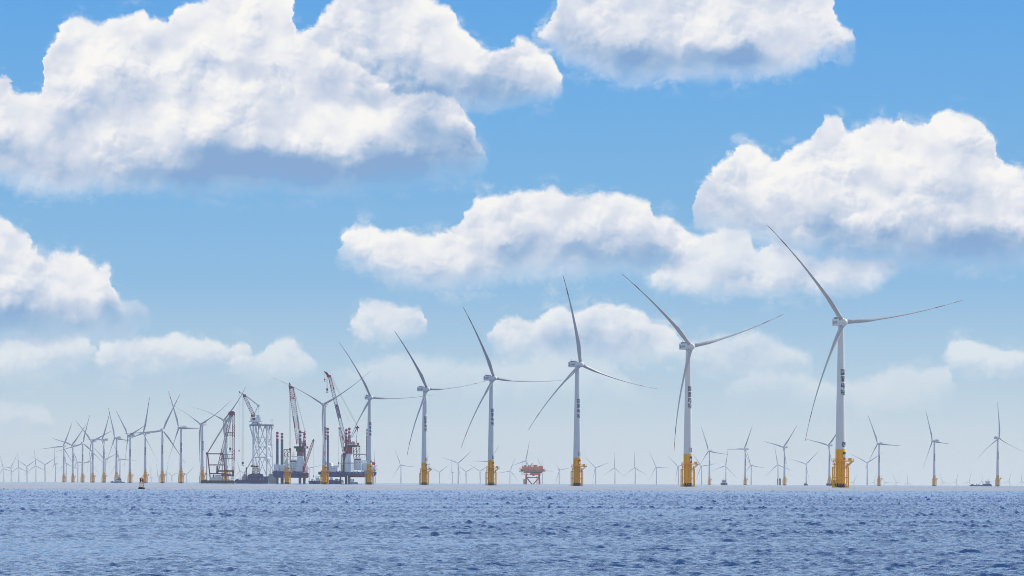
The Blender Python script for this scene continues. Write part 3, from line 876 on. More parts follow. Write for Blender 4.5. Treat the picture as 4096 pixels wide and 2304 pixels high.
FARS = [
    (15.5, 52, 107, 'faint blue-grey turbine nearest the left edge of the sea', -30),
    (44.9, 56, 55, 'second faint turbine from the left edge, one blade up to the right', -40),
    (75.6, 58, 94, 'third faint turbine from the left edge, one blade straight up', -20),
    (108.7, 62, 150, 'fourth faint turbine from the left edge, blades in a Y', -30),
    (144, 65, 95, 'fifth faint turbine from the left edge, one blade straight up', -20),
    (180.5, 69, 150, 'sixth faint turbine from the left edge, blades in a wide Y', -20),
    (222, 72.5, 92, 'faint turbine with an upright blade, just left of the leftmost yellow-footed turbine', -70),
    (265, 76, 100, 'faint turbine showing just right of the leftmost yellow-footed turbine', -40),
    (311.6, 81, 117, 'faint turbine between the second and third yellow-footed turbines from the left', -40),
    (363, 84, 75, 'faint turbine just left of the fourth yellow-footed turbine from the left', -40),
    (421, 90, 140, 'faint turbine hidden behind the fifth yellow-footed turbine from the left, only its blades clear', -40),
    (480, 94, 115, 'grey-blue turbine right of the dark tugboat, in the gap before the next yellow foot', -30),
    (605.7, 21, 95, 'tiny faint turbine just right of the yellow buoy, one blade straight up', -50),
    (633, 28, 100, 'tiny faint turbine just left of the turned-away yellow-footed turbine near the buoy', -50),
    (666, 30, 75, 'tiny faint turbine right of the turned-away turbine, one blade leaning right', -40),
    (688.5, 27, 145, 'tiny Y-bladed faint turbine midway between two yellow feet right of the buoy', -20),
    (747, 32, 40, 'small faint turbine in the gap left of the turbine beside the maroon crane barge', -30),
    (960.5, 46, 107, 'small faint turbine between the maroon crane barge and the white lattice tower', -30),
    (1237, 60, 130, 'faint turbine right behind the small crane boom of the left jack-up vessel', -30),
    (1501, 69, 92, 'faint turbine behind the right tip of the jack-up vessel with the red keel', -60),
    (1604, 73.5, 113, 'faint turbine between turbines 14 and 13, in open sky', -30),
    (1712, 77, 90, 'faint turbine close behind turbine 13, its blade straight up beside the tower', -60),
    (1758, 45, 152, 'small faint turbine right of turbine 13, blades in a Y', -30),
    (1810, 45, 88, 'small faint upright-bladed turbine beside a taller Y-bladed one near turbine 12', -70),
    (1833, 82, 160, 'taller faint turbine with wide Y blades, left of turbine 12', -20),
    (1865, 47.5, 145, 'small faint Y-bladed turbine just right of the taller one left of turbine 12', -30),
    (1921, 50, 150, 'small faint Y-bladed turbine nearest to the left of turbine 12', -25),
    (1958, 88, 57, 'faint turbine almost hidden behind the tower of turbine 12', -20),
    (2040, 51.5, 70, 'small faint turbine in open sky between turbine 12 and the orange platform', 160),
    (2105, 92, 75, 'faint turbine rising behind the left half of the orange platform', -40),
    (2170, 55, 115, 'small faint turbine behind the right half of the orange platform', -40),
    (2237, 56.5, 130, 'faint turbine between the orange platform and turbine 11, nacelle to the left', 30),
    (2383, 66, 138, 'first faint turbine to the right of turbine 11, blades in a Y', -30),
    (2460, 65, 88, 'second faint turbine to the right of turbine 11, one blade straight up', -40),
    (2541, 67, 92, 'third faint turbine to the right of turbine 11, one blade straight up', -35),
    (2626, 69, 117, 'fourth faint turbine to the right of turbine 11, one blade level to the right', -35),
    (2713.6, 72, 138, 'faint turbine touching the left edge of the yellow foundation of turbine 10', -30),
    (2806.5, 74, 128, 'faint turbine touching the right edge of the yellow foundation of turbine 10', -30),
    (2903.5, 76, 78, 'faint turbine right behind the dark bow-on ship', -35),
    (3005, 79, 110, 'faint turbine close behind the hazy yellow-footed one left of the brown piles', -40),
    (3112, 81, 100, 'faint turbine beside the brown steel piles', -30),
    (3225, 84, 163, 'faint turbine behind the small dark fishing boat, blades in a wide Y', -25),
    (3469, 90, 152, 'faint turbine in the gap right of turbine 09, blades in a Y', -20),
    (3415, 10, 60, 'tiny very faint turbine beside the yellow foundation of turbine 09', -40),
    (3497, 11, 70, 'tiny very faint turbine left of the first yellow foot right of turbine 09', -40),
    (3540, 11, 120, 'first tiny very faint turbine right of the yellow foot beside turbine 09', -40),
    (3585, 11.5, 115, 'second tiny very faint turbine right of the yellow foot beside turbine 09', -40),
    (3631, 11.6, 92, 'third tiny very faint turbine right of the yellow foot beside turbine 09, one blade upright', -40),
    (3772, 13, 110, 'first of four tiny faint turbines between a yellow foot and the navy dredger', -40),
    (3826, 14, 75, 'second of the tiny faint turbines left of the navy dredger', -40),
    (3878, 15, 75, 'tiny faint turbine right at the left end of the navy dredger', -40),
    (3929, 16, 88, 'tiny faint turbine showing above the middle of the navy dredger', -40),
    (4037, 17, 72, 'tiny faint turbine right of the rightmost yellow foot', -40),
    (4088, 17.7, 95, 'tiny faint turbine at the right edge of the picture', -40),
]
for a in FARS: far_turbine(*a[:4], yaw=a[4])

# ------------------------------------------------------------------ vessels and platforms
class Px:
    """builds in metres from lengths measured on the photograph for a thing D metres away"""
    def __init__(self, name, label, cat, x0, y0, D, group=None):
        self.s, self.x0, self.y0 = D / FPX, x0, y0
        self.t = thing(name, label, cat, on_water(x0, D), 0, group)
    def X(self, px): return (px - self.x0) * self.s
    def Z(self, py): return (self.y0 - py) * self.s
    def P(self, px, py, y=0.0): return (self.X(px), y, self.Z(py))
    def box(self, m, xa, xb, ya, yb, d0, d1, **k): m.box(self.X(xa), self.X(xb), d0, d1, self.Z(yb), self.Z(ya), **k)
    def side(self, m, pts, d0, d1): m.side([(self.X(x), self.Z(y)) for x, y in pts], d0, d1)
    def tube(self, m, a, b, r, y=0.0, y2=None, n=6): m.tube(self.P(*a, y), self.P(*b, y if y2 is None else y2), r, n=n)
    def cable(self, name, a, b, y=0.0, y2=None, k=1, gap=0.5, r=0.10, parent=None, m_=None):
        m = MB()
        for i in range(k):
            o = (i - (k - 1) / 2) * gap
            pa, pb = Vector(self.P(*a, y)), Vector(self.P(*b, y if y2 is None else y2))
            m.tube(pa + Vector((o, 0, 0)), pb + Vector((o, 0, 0)), r, n=4)
        return m.build(name, m_ or CABLE, parent or self.t)
    def windows(self, parent, xs, ys, w, h, d, m_=None):
        for y in ys:
            for x in xs:
                q = MB(); self.box(q, x - w / 2, x + w / 2, y - h / 2, y + h / 2, d - 0.12, d + 0.05)
                q.build('window', m_ or GLASS, parent)

NAVY = mat('hull_navy', (0.004, 0.022, 0.19), 0.5, var=0.2, vscale=0.15, streak=((0.02, 0.03, 0.12), 0.3))
HULLG = mat('hull_green_black', (0.004, 0.02, 0.06), 0.6, var=0.3, vscale=0.3)
MAROON = mat('crane_maroon', (0.15, 0.0, 0.10), 0.5, var=0.15, vscale=0.3)
CRED = mat('crane_red', (0.38, 0.0, 0.07), 0.5, var=0.12, vscale=0.3)
BROWN = mat('rust_brown', (0.10, 0.025, 0.03), 0.7, var=0.2)
SHIPW = mat('ship_white', (0.80, 0.80, 0.79), 0.45, var=0.05, vscale=0.2, streak=((0.40, 0.36, 0.32), 0.3))
BOOMW = mat('boom_grey_white', (0.46, 0.46, 0.50), 0.5, var=0.1)
SHIPG = mat('ship_grey', (0.30, 0.32, 0.36), 0.5, var=0.15, vscale=0.3)
GLASS = mat('dark_glass', (0.02, 0.03, 0.05), 0.15, var=0.05)
CABLE = mat('cable_grey', (0.30, 0.31, 0.33), 0.6, var=0.05)
LEGG = mat('leg_grey', (0.12, 0.17, 0.28), 0.55, var=0.15, vscale=0.3)
SKYB = mat('hull_light_blue', (0.10, 0.24, 0.50), 0.5, var=0.12)
KEEL = mat('keel_red', (0.20, 0.03, 0.07), 0.55, var=0.15, vscale=0.2)
ORANGE = mat('deck_orange', (0.62, 0.20, 0.03), 0.5, var=0.1)
SALMON = mat('platform_orange', (0.90, 0.22, 0.10), 0.55, var=0.12, vscale=0.2, streak=((0.32, 0.10, 0.05), 0.4))
JRED = mat('jacket_red', (0.70, 0.01, 0.08), 0.5, var=0.1)
TAN = mat('crate_tan', (0.30, 0.20, 0.12), 0.7, var=0.2)


def deck_clutter(P, parent, xa, xb, y, seed, n=10, hmax=5, m_=None, d=(1, 9)):
    """bollards, winches and boxes along a working deck, each a fitting of its own"""
    rg = random.Random(seed)
    for i in range(n):
        m = MB()
        x = rg.uniform(xa, xb); w = rg.uniform(1.2, 4.0); h = rg.uniform(1.2, hmax); dd = rg.uniform(*d)
        if rg.random() < 0.3:
            m.tube(P.P(x, y + 0.5, dd), P.P(x, y - h, dd), 0.35, n=6); m.tube(P.P(x - 0.8, y - h * 0.8, dd), P.P(x + 0.8, y - h * 0.8, dd), 0.2, n=5)
            m.build('bollard', m_ or DARK, parent)
        else:
            P.box(m, x - w / 2, x + w / 2, y - h * 0.8, y + 0.5, dd, dd + 1.8, taper=0.12)
            m.build('deck_winch' if i % 2 else 'deck_box', m_ or DARK, parent)


def rail(P, parent, xa, xb, y, d, h=1.1, m_=None):
    m = MB()
    z = P.Z(y); xA, xB = P.X(xa), P.X(xb); k = max(2, int((xB - xA) / 2.0))
    for hh in (h, h * 0.55): m.tube((xA, d, z + hh), (xB, d, z + hh), 0.06, n=4)
    for i in range(k + 1): m.tube((xA + (xB - xA) * i / k, d, z), (xA + (xB - xA) * i / k, d, z + h), 0.06, n=4)
    return m.build('railing', m_ or SHIPW, parent)


def hook_block(P, parent, x, y, size=1.0, m_=None):
    m = MB(); c = P.P(x, y, 0); z = c[2]; k = size
    m.box(c[0] - 1.3 * k, c[0] + 1.3 * k, -0.6 * k, 0.6 * k, z - 1.4 * k, z + 1.0 * k, taper=0.25 * k)
    m.tube((c[0], 0, z - 1.3 * k), (c[0], 0, z - 2.6 * k), 0.45 * k, n=8)
    for i in range(6):
        a0, a1 = -0.6 + i * 0.7, -0.6 + (i + 1) * 0.7
        m.tube((c[0] + 1.1 * k * math.cos(a0 + math.pi), 0, z - 3.1 * k - 0.9 * k * math.sin(a0)),
               (c[0] + 1.1 * k * math.cos(a1 + math.pi), 0, z - 3.1 * k - 0.9 * k * math.sin(a1)), 0.32 * k, n=6)
    return m.build('hook', m_ or DARK, parent)


def jack_leg(P, x, top, band_end, y, r, parent):
    m = MB()
    X = P.X(x)
    hs = [top + (band_end - top) * i / 5 for i in range(6)]
    for i in range(5):
        m.cur = 1 if i % 2 == 0 else 2
        m.lathe([(r, P.Z(hs[i + 1])), (r, P.Z(hs[i]))], 18, (X, y))
    m.cur = 0
    m.lathe([(r, -2.0), (r, P.Z(band_end))], 18, (X, y))
    for k in range(int(P.Z(band_end) / 2.4)):                     # rack holes up the leg
        z = 1.0 + k * 2.4
        m.cur = 3; m.box(X - 0.45, X + 0.45, y - r - 0.03, y - r + 0.3, z, z + 1.0)
    m.cur = 3; m.tube((X, y, P.Z(top)), (X, y, P.Z(top) + 1.6), 0.12, n=5)
    return m.build('leg', [LEGG, CRED, SHIPW, DARK], parent)


# ---- maroon shear-leg crane barge
def crane_barge():
    P = Px('crane_barge', 'low dark crane barge with tall maroon and white shear legs', 'crane barge', 870, 1931, 7900)
    h = MB()
    P.side(h, [(803, 1921), (806, 1918.5), (938, 1919.5), (939, 1922), (937, 1933), (808, 1933)], -9, 14)
    hull = h.build('hull', HULLG, P.t)
    for i in range(22):
        m = MB(); m.tube(P.P(806 + i * 6, 1924, -9.3), P.P(806 + i * 6, 1929, -9.3), 0.9, n=8); m.build('fender', DARK, hull)
    d = MB(); P.box(d, 840, 888, 1906, 1919.5, -2, 9); P.box(d, 859, 885, 1897.5, 1906, 0, 8); P.box(d, 861, 882, 1895.8, 1897.5, -0.5, 8.5)
    dh = d.build('deckhouse', SHIPW, P.t)
    P.windows(dh, (843, 848, 858, 863, 868, 873, 879), (1910,), 1.6, 1.8, -2); P.windows(dh, (871, 876), (1901,), 3, 2.6, 0)
    f = MB(); P.box(f, 850, 857, 1897, 1906, 2, 6, taper=0.3); P.box(f, 851, 856, 1895, 1897, 2.5, 5.5); f.build('funnel', DARK, P.t)
    deck_clutter(P, hull, 810, 840, 1919, 4, 8, 5); deck_clutter(P, hull, 888, 930, 1919.5, 5, 10, 6)
    # goalpost back frame: two upright and two raking posts with cross beams
    g = MB()
    for xa, xb in ((827, 841), (888.5, 904)):
        P.tube(g, (xa, 1809), (xa, 1921), 0.55, 0, n=8)
        P.tube(g, (xa + 2.5, 1815), (xb, 1921), 0.85, 6, n=8)
        P.box(g, xa - 4, xa + 4.5, 1807, 1816, -1.2, 7)
        P.tube(g, (xa, 1812), (xa + 2, 1812), 0.7, 0, 6)
    for xa, xb, y, r in ((828, 892, 1812.5, 0.75), (834, 894, 1857, 0.75), (839, 899, 1891.5, 0.75)):
        P.tube(g, (xa, y), (xb, y), r, 5.6, n=8)
    g.build('back_frame', MAROON, P.t)
    # shear legs
    j = MB()
    sp = ([(0, .11), (.21, .40), (.62, .80), (.955, 1.0)], 1)
    for (xa, ya), (xb, yb), yd in (((868, 1889), (925, 1650), 2), ((932.5, 1889), (934, 1648), -4)):
        j.boom(P.P(xa, ya, yd), P.P(xb, yb, yd + 2), 2.6, 2.2, 20, ch=0.42, lace=0.22, up=(0, 1, 0), wmid=3.2, split=sp)
    j.cur = 1
    P.box(j, 913, 938, 1645, 1657, -4, 5); P.box(j, 918, 934, 1642, 1645, -2, 4)
    for x in (917, 922, 928): P.box(j, x, x + 2, 1657, 1664, -2, 2)
    for ya, yb, xa in ((1727, 1738, 903), (1816, 1831, 884)):
        for y in (ya, yb): P.tube(j, (xa, y), (934, y), 0.42, 0)
        for k in range(6):
            x0 = xa + (932 - xa) * k / 6
            P.tube(j, (x0, ya), (x0 + 2.5, yb), 0.13, 0); P.tube(j, (x0 + 4.5, ya), (x0 + 2.5, yb), 0.13, 0)
    P.box(j, 869, 933, 1878, 1884.5, -1, 2.5); P.box(j, 885, 936, 1894, 1902, -2, 4)
    P.box(j, 865, 872, 1862, 1890, 0, 3); P.box(j, 929, 937, 1878, 1902, -5, 0)
    j.build('shear_legs', [BOOMW, MAROON], P.t)
    st = MB()
    for k in range(8): P.tube(st, (829 + k * 0.4, 1807), (918 + k * 1.2, 1655), 0.11, -1 + k, 0, n=4)
    st.build('backstay_cable', CABLE, P.t)
    b = MB()
    for x in (924, 929, 934): P.tube(b, (x, 1895), (x + 4, 1922), 0.3, -4)
    for x in (937, 932, 927): P.tube(b, (x, 1895), (x - 4, 1922), 0.3, -4)
    for y in (1903, 1912): P.tube(b, (922, y), (938, y), 0.25, -4)
    b.build('boom_seat', SHIPW, P.t)
    P.cable('hoist_cable', (920, 1660), (920, 1787), 0, k=3, gap=0.7); hook_block(P, P.t, 920, 1791, 1.25)
crane_barge()

# ---- white lattice tower crane on its grey ship
def tower_crane_ship():
    P = Px('crane_ship', 'grey ship carrying a tall white lattice tower topped by a red and white crane', 'crane ship', 1040, 1931, 7750)
    h = MB(); P.side(h, [(968, 1905), (975, 1902), (1098, 1902), (1108, 1908), (1106, 1933), (972, 1933)], -8, 30)
    hull = h.build('hull', SHIPG, P.t)
    d = MB(); P.box(d, 972, 984, 1893, 1903, 0, 8); d.build('deckhouse', SHIPG, P.t)
    d = MB(); P.box(d, 1074, 1092, 1892, 1903, 2, 12); P.box(d, 1092, 1101, 1896, 1903, 2, 12)
    dh = d.build('deckhouse', SHIPG, P.t); P.windows(dh, (1077, 1081, 1085, 1089), (1896,), 1.8, 1.6, 2)
    o = MB(); P.box(o, 1085, 1097, 1914.5, 1921, -8.6, -7.4, taper=0.1); o.build('container', ORANGE, hull)
    deck_clutter(P, hull, 1070, 1102, 1902, 8, 10, 6, GREY); deck_clutter(P, hull, 972, 1000, 1903, 9, 6, 6, GREY)
    # tower: four columns, rings, X bracing
    t = MB()
    cols = [(1012, 0, 1.0), (1067, 0, 1.15), (1031, 17, 0.8), (1083, 17, 0.8)]
    top, b = 1698, 1903
    for x, y, r in cols: P.tube(t, (x, top), (x + (0 if y == 0 else 6), b), r, y, n=12)
    rings = [(1698, 0.9), (1745, 0.45), (1784, 0.7), (1826, 0.95)]
    order = [0, 1, 3, 2]
    for y, r in rings:
        for a, c in zip(order, order[1:] + order[:1]):
            P.tube(t, (cols[a][0], y), (cols[c][0], y), r * 0.8, cols[a][1], cols[c][1])
    lv = [1698, 1745, 1784, 1826]
    for a, c in zip(order, order[1:] + order[:1]):
        xa, ya, _ = cols[a]; xc, yc, _ = cols[c]
        xm, ym = (xa + xc) / 2, (ya + yc) / 2
        for y0_, y1_ in ((1698, 1784), (1784, 1826)):
            ymid = y1_ if y1_ == 1784 else y0_
            P.tube(t, (xm, y0_), (xa, y1_), 0.66, ym, ya, 8); P.tube(t, (xm, y0_), (xc, y1_), 0.66, ym, yc, 8)
        P.tube(t, (xa, 1745), (xm, 1784), 0.42, ya, ym, 8); P.tube(t, (xc, 1745), (xm, 1784), 0.42, yc, ym, 8)
        P.tube(t, (xm, 1826), (xa, 1903), 0.62, ym, ya, 8); P.tube(t, (xm, 1826), (xc, 1903), 0.62, ym, yc, 8)
    P.tube(t, (998, 1699), (1011, 1745), 0.9, 0, n=10); P.tube(t, (998, 1699), (1034, 1699), 0.8, 0, n=8)
    P.tube(t, (1011, 1829), (969, 1905), 0.75, 0, n=10); P.tube(t, (1068, 1829), (1097, 1888), 0.75, 0, n=10); P.tube(t, (1097, 1888), (1099, 1903), 0.75, 0, n=8)
    P.tube(t, (1080, 1698), (1072, 1760), 0.45, 10, 4, 8); P.tube(t, (1092, 1698), (1083, 1722), 0.5, 12, n=8)
    tw = t.build('lattice_tower', SHIPW, P.t)
    pl = MB(); P.box(pl, 997, 1092, 1694, 1699, -3, 20); pl.build('top_deck', SHIPG, tw)
    deck_clutter(P, tw, 1012, 1064, 1694, 12, 16, 9, GREY, (0, 14)); rail(P, tw, 1008, 1093, 1824, -1.6)
    mm = MB()
    for x in (1081, 1087): P.tube(mm, (x, 1696), (x, 1676), 0.14, 12); 
    for k in range(4): P.tube(mm, (1081, 1694 - k * 5), (1087, 1689 - k * 5), 0.10, 12)
    P.box(mm, 1077, 1091, 1674.5, 1676, 10, 14)
    for x in (1078, 1082, 1086, 1090): P.tube(mm, (x, 1674.5), (x, 1671.5), 0.10, 12)
    mm.build('lamp_mast', SHIPW, tw)
    # crane
    c = MB(); P.box(c, 1000, 1042, 1666, 1681, 2, 12, taper=0.2); P.box(c, 994, 1046, 1680.5, 1684, 0, 14)
    c.lathe([(5.5, P.Z(1694)), (4.6, P.Z(1684))], 20, (P.X(1019), 7)); P.box(c, 1024, 1038, 1657, 1666, 4, 10)
    cr = c.build('crane', SHIPW, P.t)
    cb = MB(); P.box(cb, 1009, 1018, 1668, 1676, 0.8, 2.4); cb.build('cab', GLASS, cr)
    bm_ = MB()
    bm_.boom(P.P(1014, 1661, 5), P.P(977, 1583, 5), 5.0, 3.2, 12, ch=0.36, lace=0.19, up=(0, 1, 0), wmid=4.2, split=([(0, .16), (.30, .42), (.55, .66)], 1))
    bm_.cur = 1; P.box(bm_, 969, 981, 1574, 1586, 3, 7); P.box(bm_, 1002, 1018, 1655, 1664, 3.5, 6.5)
    bm_.cur = 0; bm_.boom(P.P(975, 1578, 5), P.P(956, 1565, 5), 2.4, 1.0, 5, ch=0.2, lace=0.1, up=(0, 1, 0))
    bm_.cur = 1; P.box(bm_, 953, 958, 1562, 1567, 4.3, 5.7)
    bm_.build('boom', [BOOMW, CRED], cr)
    af = MB()
    for y in (3, 9):
        P.tube(af, (1036, 1666), (1032, 1620), 0.42, y, 5); P.tube(af, (1012, 1662), (1030, 1620), 0.5, y, 5)
        for k in range(5): P.tube(af, (1036 - k * .8, 1664 - k * 9), (1015 + k * 3.2, 1655 - k * 7.5), 0.14, y, 5)
    P.box(af, 1026, 1037, 1615, 1623, 4, 7)
    af.build('mast_frame', SHIPW, cr)
    P.cable('tie_cable', (979, 1578), (1031, 1618), 4.5, k=3, gap=0.8, r=0.16, parent=cr, m_=DARK)
    P.cable('hoist_cable', (970, 1584), (970, 1845), 5, k=4, gap=0.9, r=0.09, parent=cr); P.cable('hoist_cable', (955, 1566), (955, 1796), 5, k=1, r=0.10, parent=cr)
    a = hook_block(P, cr, 970, 1847.5, 1.15); a.location = (0, 5, 0); b_ = hook_block(P, cr, 955, 1798, 0.6); b_.location = (0, 5, 0)
tower_crane_ship()

# ---- dark piling barge in front of it
def piling_barge():
    P = Px('piling_barge', 'dark navy barge with gantry and squat brown derrick, in front of the white tower', 'barge', 1010, 1931, 7500)
    h = MB(); P.side(h, [(940, 1918), (950, 1913), (960, 1917), (1072, 1917), (1073, 1933), (943, 1933)], -6, 12)
    hull = h.build('hull', NAVY, P.t)
    g = MB()
    P.side(g, [(990, 1898), (996, 1894), (1010, 1890), (1040, 1890), (1052, 1894), (1054, 1904), (1050, 1908), (994, 1908)], -3, 6)
    for xa, xb in ((993, 1001), (1004, 1011), (1033, 1040), (1045, 1052)): P.box(g, xa, xb, 1906, 1918, -3, 5)
    ga = g.build('gantry', NAVY, P.t)
    w = MB(); P.box(w, 1012, 1032, 1905, 1917.5, 2.0, 4.0); w.build('store_container', SHIPG, P.t)
    for x in (1009, 1031): 
        q = MB(); P.box(q, x - .7, x + .7, 1897.2, 1898.8, -3.3, -2.9); q.build('porthole', SHIPW, ga)
    dr = MB()
    cb = [(1009, -2), (1037, -2), (1037, 5), (1009, 5)]; ct = [(1013, 0), (1031, 0), (1031, 3), (1013, 3)]
    for (xa, ya), (xt, yt) in zip(cb, ct): P.tube(dr, (xa, 1890), (xt, 1863), 0.35, ya, yt)
    for k in range(4):
        f0, f1 = k / 4, (k + 1) / 4
        for i in range(4):
            j = (i + 1) % 4
            p = lambda f, q: (cb[q][0] + (ct[q][0] - cb[q][0]) * f, 1890 - 27 * f, cb[q][1] + (ct[q][1] - cb[q][1]) * f)
            A_, B_, C_ = p(f0, i), p(f1, j), p(f1, i)
            dr.tube(P.P(A_[0], A_[1], A_[2]), P.P(B_[0], B_[1], B_[2]), 0.18, n=4); dr.tube(P.P(C_[0], C_[1], C_[2]), P.P(B_[0], B_[1], B_[2]), 0.18, n=4)
    P.box(dr, 1002, 1034, 1859, 1864, -1.5, 4.5); P.box(dr, 1005, 1012, 1856.5, 1859, 0, 3)
    dr.build('derrick', BROWN, P.t)
    pi = MB(); P.tube(pi, (985, 1918), (985, 1868), 0.7, 0, n=10); P.tube(pi, (985, 1874), (985, 1866), 0.85, 0, n=10); pi.build('spud_pile', DARK, P.t)
    b = MB(); P.box(b, 1055, 1071, 1904, 1918, -2, 6); b.build('deckhouse', NAVY, P.t)
    deck_clutter(P, hull, 944, 992, 1917, 21, 16, 8); deck_clutter(P, hull, 955, 984, 1917, 22, 5, 4, SHIPW, (-4, 0)); rail(P, hull, 942, 992, 1915, -5.5, 1.2, GREY)
piling_barge()


def lattice_frame(P, parent, name, xs, ya, yb, y0, y1, r, m_):
    m = MB()
    for x in xs:
        for y in (y0, y1): P.tube(m, (x, ya), (x, yb), r, y)
    for xa, xb in zip(xs, xs[1:]):
        for y in (y0, y1):
            k = 3
            for i in range(k):
                a, b = ya + (yb - ya) * i / k, ya + (yb - ya) * (i + 1) / k
                P.tube(m, (xa, a), (xb, b), r * 0.6, y) if i % 2 else P.tube(m, (xb, a), (xa, b), r * 0.6, y)
                P.tube(m, (xa, b), (xb, b), r * 0.5, y)
    P.box(m, xs[0] - 1, xs[-1] + 1, ya - 2, ya, y0 - 0.5, y1 + 0.5)
    return m.build(name, m_, parent)


# ---- left jack-up vessel
def jackup_a():
    P = Px('jackup_vessel', 'navy jack-up vessel on grey legs with red crane, behind the short turbine stump', 'jack-up vessel', 1162, 1931.5, 7300)
    h = MB()
    P.side(h, [(1090, 1884), (1096, 1881), (1208, 1882), (1208, 1907.5), (1100, 1907.5), (1094, 1902)], -8, 24)
    h.cur = 1; P.side(h, [(1208, 1886), (1233, 1888), (1233, 1902), (1229, 1908), (1208, 1908)], -7, 22)
    hull = h.build('hull', [NAVY, KEEL], P.t)
    for k in range(5):
        q = MB(); P.box(q, 1209.5 + k * 5, 1212 + k * 5, 1887.5, 1898, -8.0, -6.6); q.build('fender', DARK, hull)
    st = MB(); P.box(st, 1208.2, 1232.6, 1886.6, 1894, -7.25, -6.9); st.build('hull_stripe', SHIPG, hull)
    tx = MB()
    for xa in (1107, 1110, 1113, 1182, 1185.5): P.box(tx, xa, xa + 1.8, 1888, 1890.5, -8.15, -7.9)
    tx.build('hull_mark', SKYB, hull)
    for x, top, be, y in ((1109, 1725, 1757.5, -2), (1125.5, 1728.5, 1760, 16), (1200, 1721, 1757, -2), (1215.5, 1729, 1762, 16)):
        jack_leg(P, x, top, be, y, 1.75, P.t)
    d = MB(); P.box(d, 1118.5, 1138, 1854.6, 1882, -3, 20); P.box(d, 1116, 1119, 1856, 1882, 3, 9); d.build('jacking_house', SHIPW, P.t)
    d = MB(); P.box(d, 1095, 1116.5, 1854, 1882, -5, 2)
    jh = d.build('jacking_house', SHIPW, P.t); rail(P, jh, 1095, 1116, 1854, -4.8)
    a = MB(); P.box(a, 1140, 1186, 1840, 1882, 3, 16); P.box(a, 1144, 1186, 1834.6, 1838, 2, 16); P.box(a, 1149, 1184, 1838, 1840, 3, 15)
    ac = a.build('accommodation', SHIPW, P.t)
    b = MB(); P.box(b, 1158, 1185, 1840.6, 1843, 2.7, 3.2); b.build('bridge_window', GLASS, ac)
    P.windows(ac, (1160, 1166, 1173, 1179), (1852, 1862, 1870), 1.6, 1.8, 3.0)
    e = MB(); P.box(e, 1217.5, 1231, 1860, 1888, 4, 14); e.build('deckhouse', SHIPW, P.t)
    m = MB()
    for x, yt in ((1168, 1806), (1173, 1800), (1178, 1808)):
        P.tube(m, (x, 1835), (x, yt), 0.12, 8)
        P.tube(m, (x - 3, yt + 8), (x + 3, yt + 8), 0.08, 8)
    P.tube(m, (1138, 1820), (1190, 1821.5), 0.45, 6); m.build('antenna_mast', SHIPG, P.t)
    deck_clutter(P, hull, 1094, 1206, 1882, 31, 20, 6, DARK, (-7, 4)); deck_clutter(P, hull, 1150, 1184, 1882, 33, 6, 6, TAN, (-6, 0))
    lattice_frame(P, P.t, 'boom_rest', (1134.5, 1147, 1160), 1795, 1852, 4, 12, 0.32, BROWN)
    # main crane
    c = MB()
    P.side(c, [(1186, 1888), (1184, 1882), (1189, 1819.5), (1212, 1819.5), (1215, 1832), (1217, 1850), (1217, 1888)], -4, 6)
    cr = c.build('crane', SHIPW, P.t)
    s = MB(); s.lathe([(4.3, P.Z(1819.5)), (4.6, P.Z(1816)), (4.0, P.Z(1812)), (4.0, P.Z(1790))], 20, (P.X(1200.5), 1)); s.build('slew_column', CRED, cr)
    pl = MB(); P.box(pl, 1175, 1232, 1781.5, 1790, -5, 7); P.box(pl, 1184, 1206, 1790, 1802, -4.6, 5); pl.build('machine_deck', DARK, cr)
    ho = MB(); P.box(ho, 1208.5, 1224, 1769, 1788, -4.4, 5); P.box(ho, 1196, 1205, 1754, 1782, -2, 4); hh = ho.build('machine_house', CRED, cr)
    sg = MB(); P.box(sg, 1218, 1228, 1780.5, 1789, -5.3, -4.9); sg.build('signboard', WHITEP, cr)
    b = MB()
    b.boom(P.P(1196, 1772, 0), P.P(1164, 1548, 0), 6.3, 4.8, 26, ch=0.38, lace=0.19, up=(0, 1, 0), wmid=6.0, split=([(0, .10), (.76, 1.0)], 1))
    b.cur = 1; P.tube(b, (1171, 1660), (1179, 1708), 0.75, -3.2); P.tube(b, (1187, 1655), (1194, 1712), 0.35, -3.2)
    P.side(b, [(1154, 1528), (1158, 1527), (1163, 1540), (1174, 1543), (1174, 1549), (1155, 1552), (1153, 1546)], -1.8, 1.8)
    P.box(b, 1165, 1174, 1586, 1590, -3, 0)
    b.build('boom', [BOOMW, CRED], cr)
    f = MB()
    for x, x2 in ((1202, 1200), (1219, 1216)):
        for y in (-2.5, 3.5):
            f.cur = 0; P.tube(f, (x, 1722), (x2, 1748), 0.42, y); f.cur = 1; P.tube(f, (x2, 1748), (x2 - 1, 1760), 0.42, y); f.cur = 0; P.tube(f, (x2 - 1, 1760), (x2 - 2, 1782), 0.42, y)
        P.box(f, x - 2, x + 2, 1719, 1725, -3, 4)
    P.tube(f, (1202, 1726), (1219, 1726), 0.55, 0); P.tube(f, (1219, 1735), (1208, 1770), 0.4, 0)
    f.build('mast_frame', [CRED, SHIPW], cr)
    P.cable('backstay_cable', (1173, 1548), (1219, 1720), -1, k=3, gap=0.5, r=0.10, parent=cr); P.cable('backstay_cable', (1172, 1552), (1202, 1724), 1, k=2, gap=0.5, r=0.08, parent=cr)
    P.cable('hoist_cable', (1158, 1550), (1159.5, 1790), 0, k=4, gap=0.5, r=0.08, parent=cr); hook_block(P, cr, 1159.5, 1793, 1.2, CRED)
    # small crane on the right
    e = MB(); e.lathe([(1.6, P.Z(1884)), (1.5, P.Z(1862))], 14, (P.X(1215), -4))
    c2 = e.build('deck_crane', CRED, P.t)
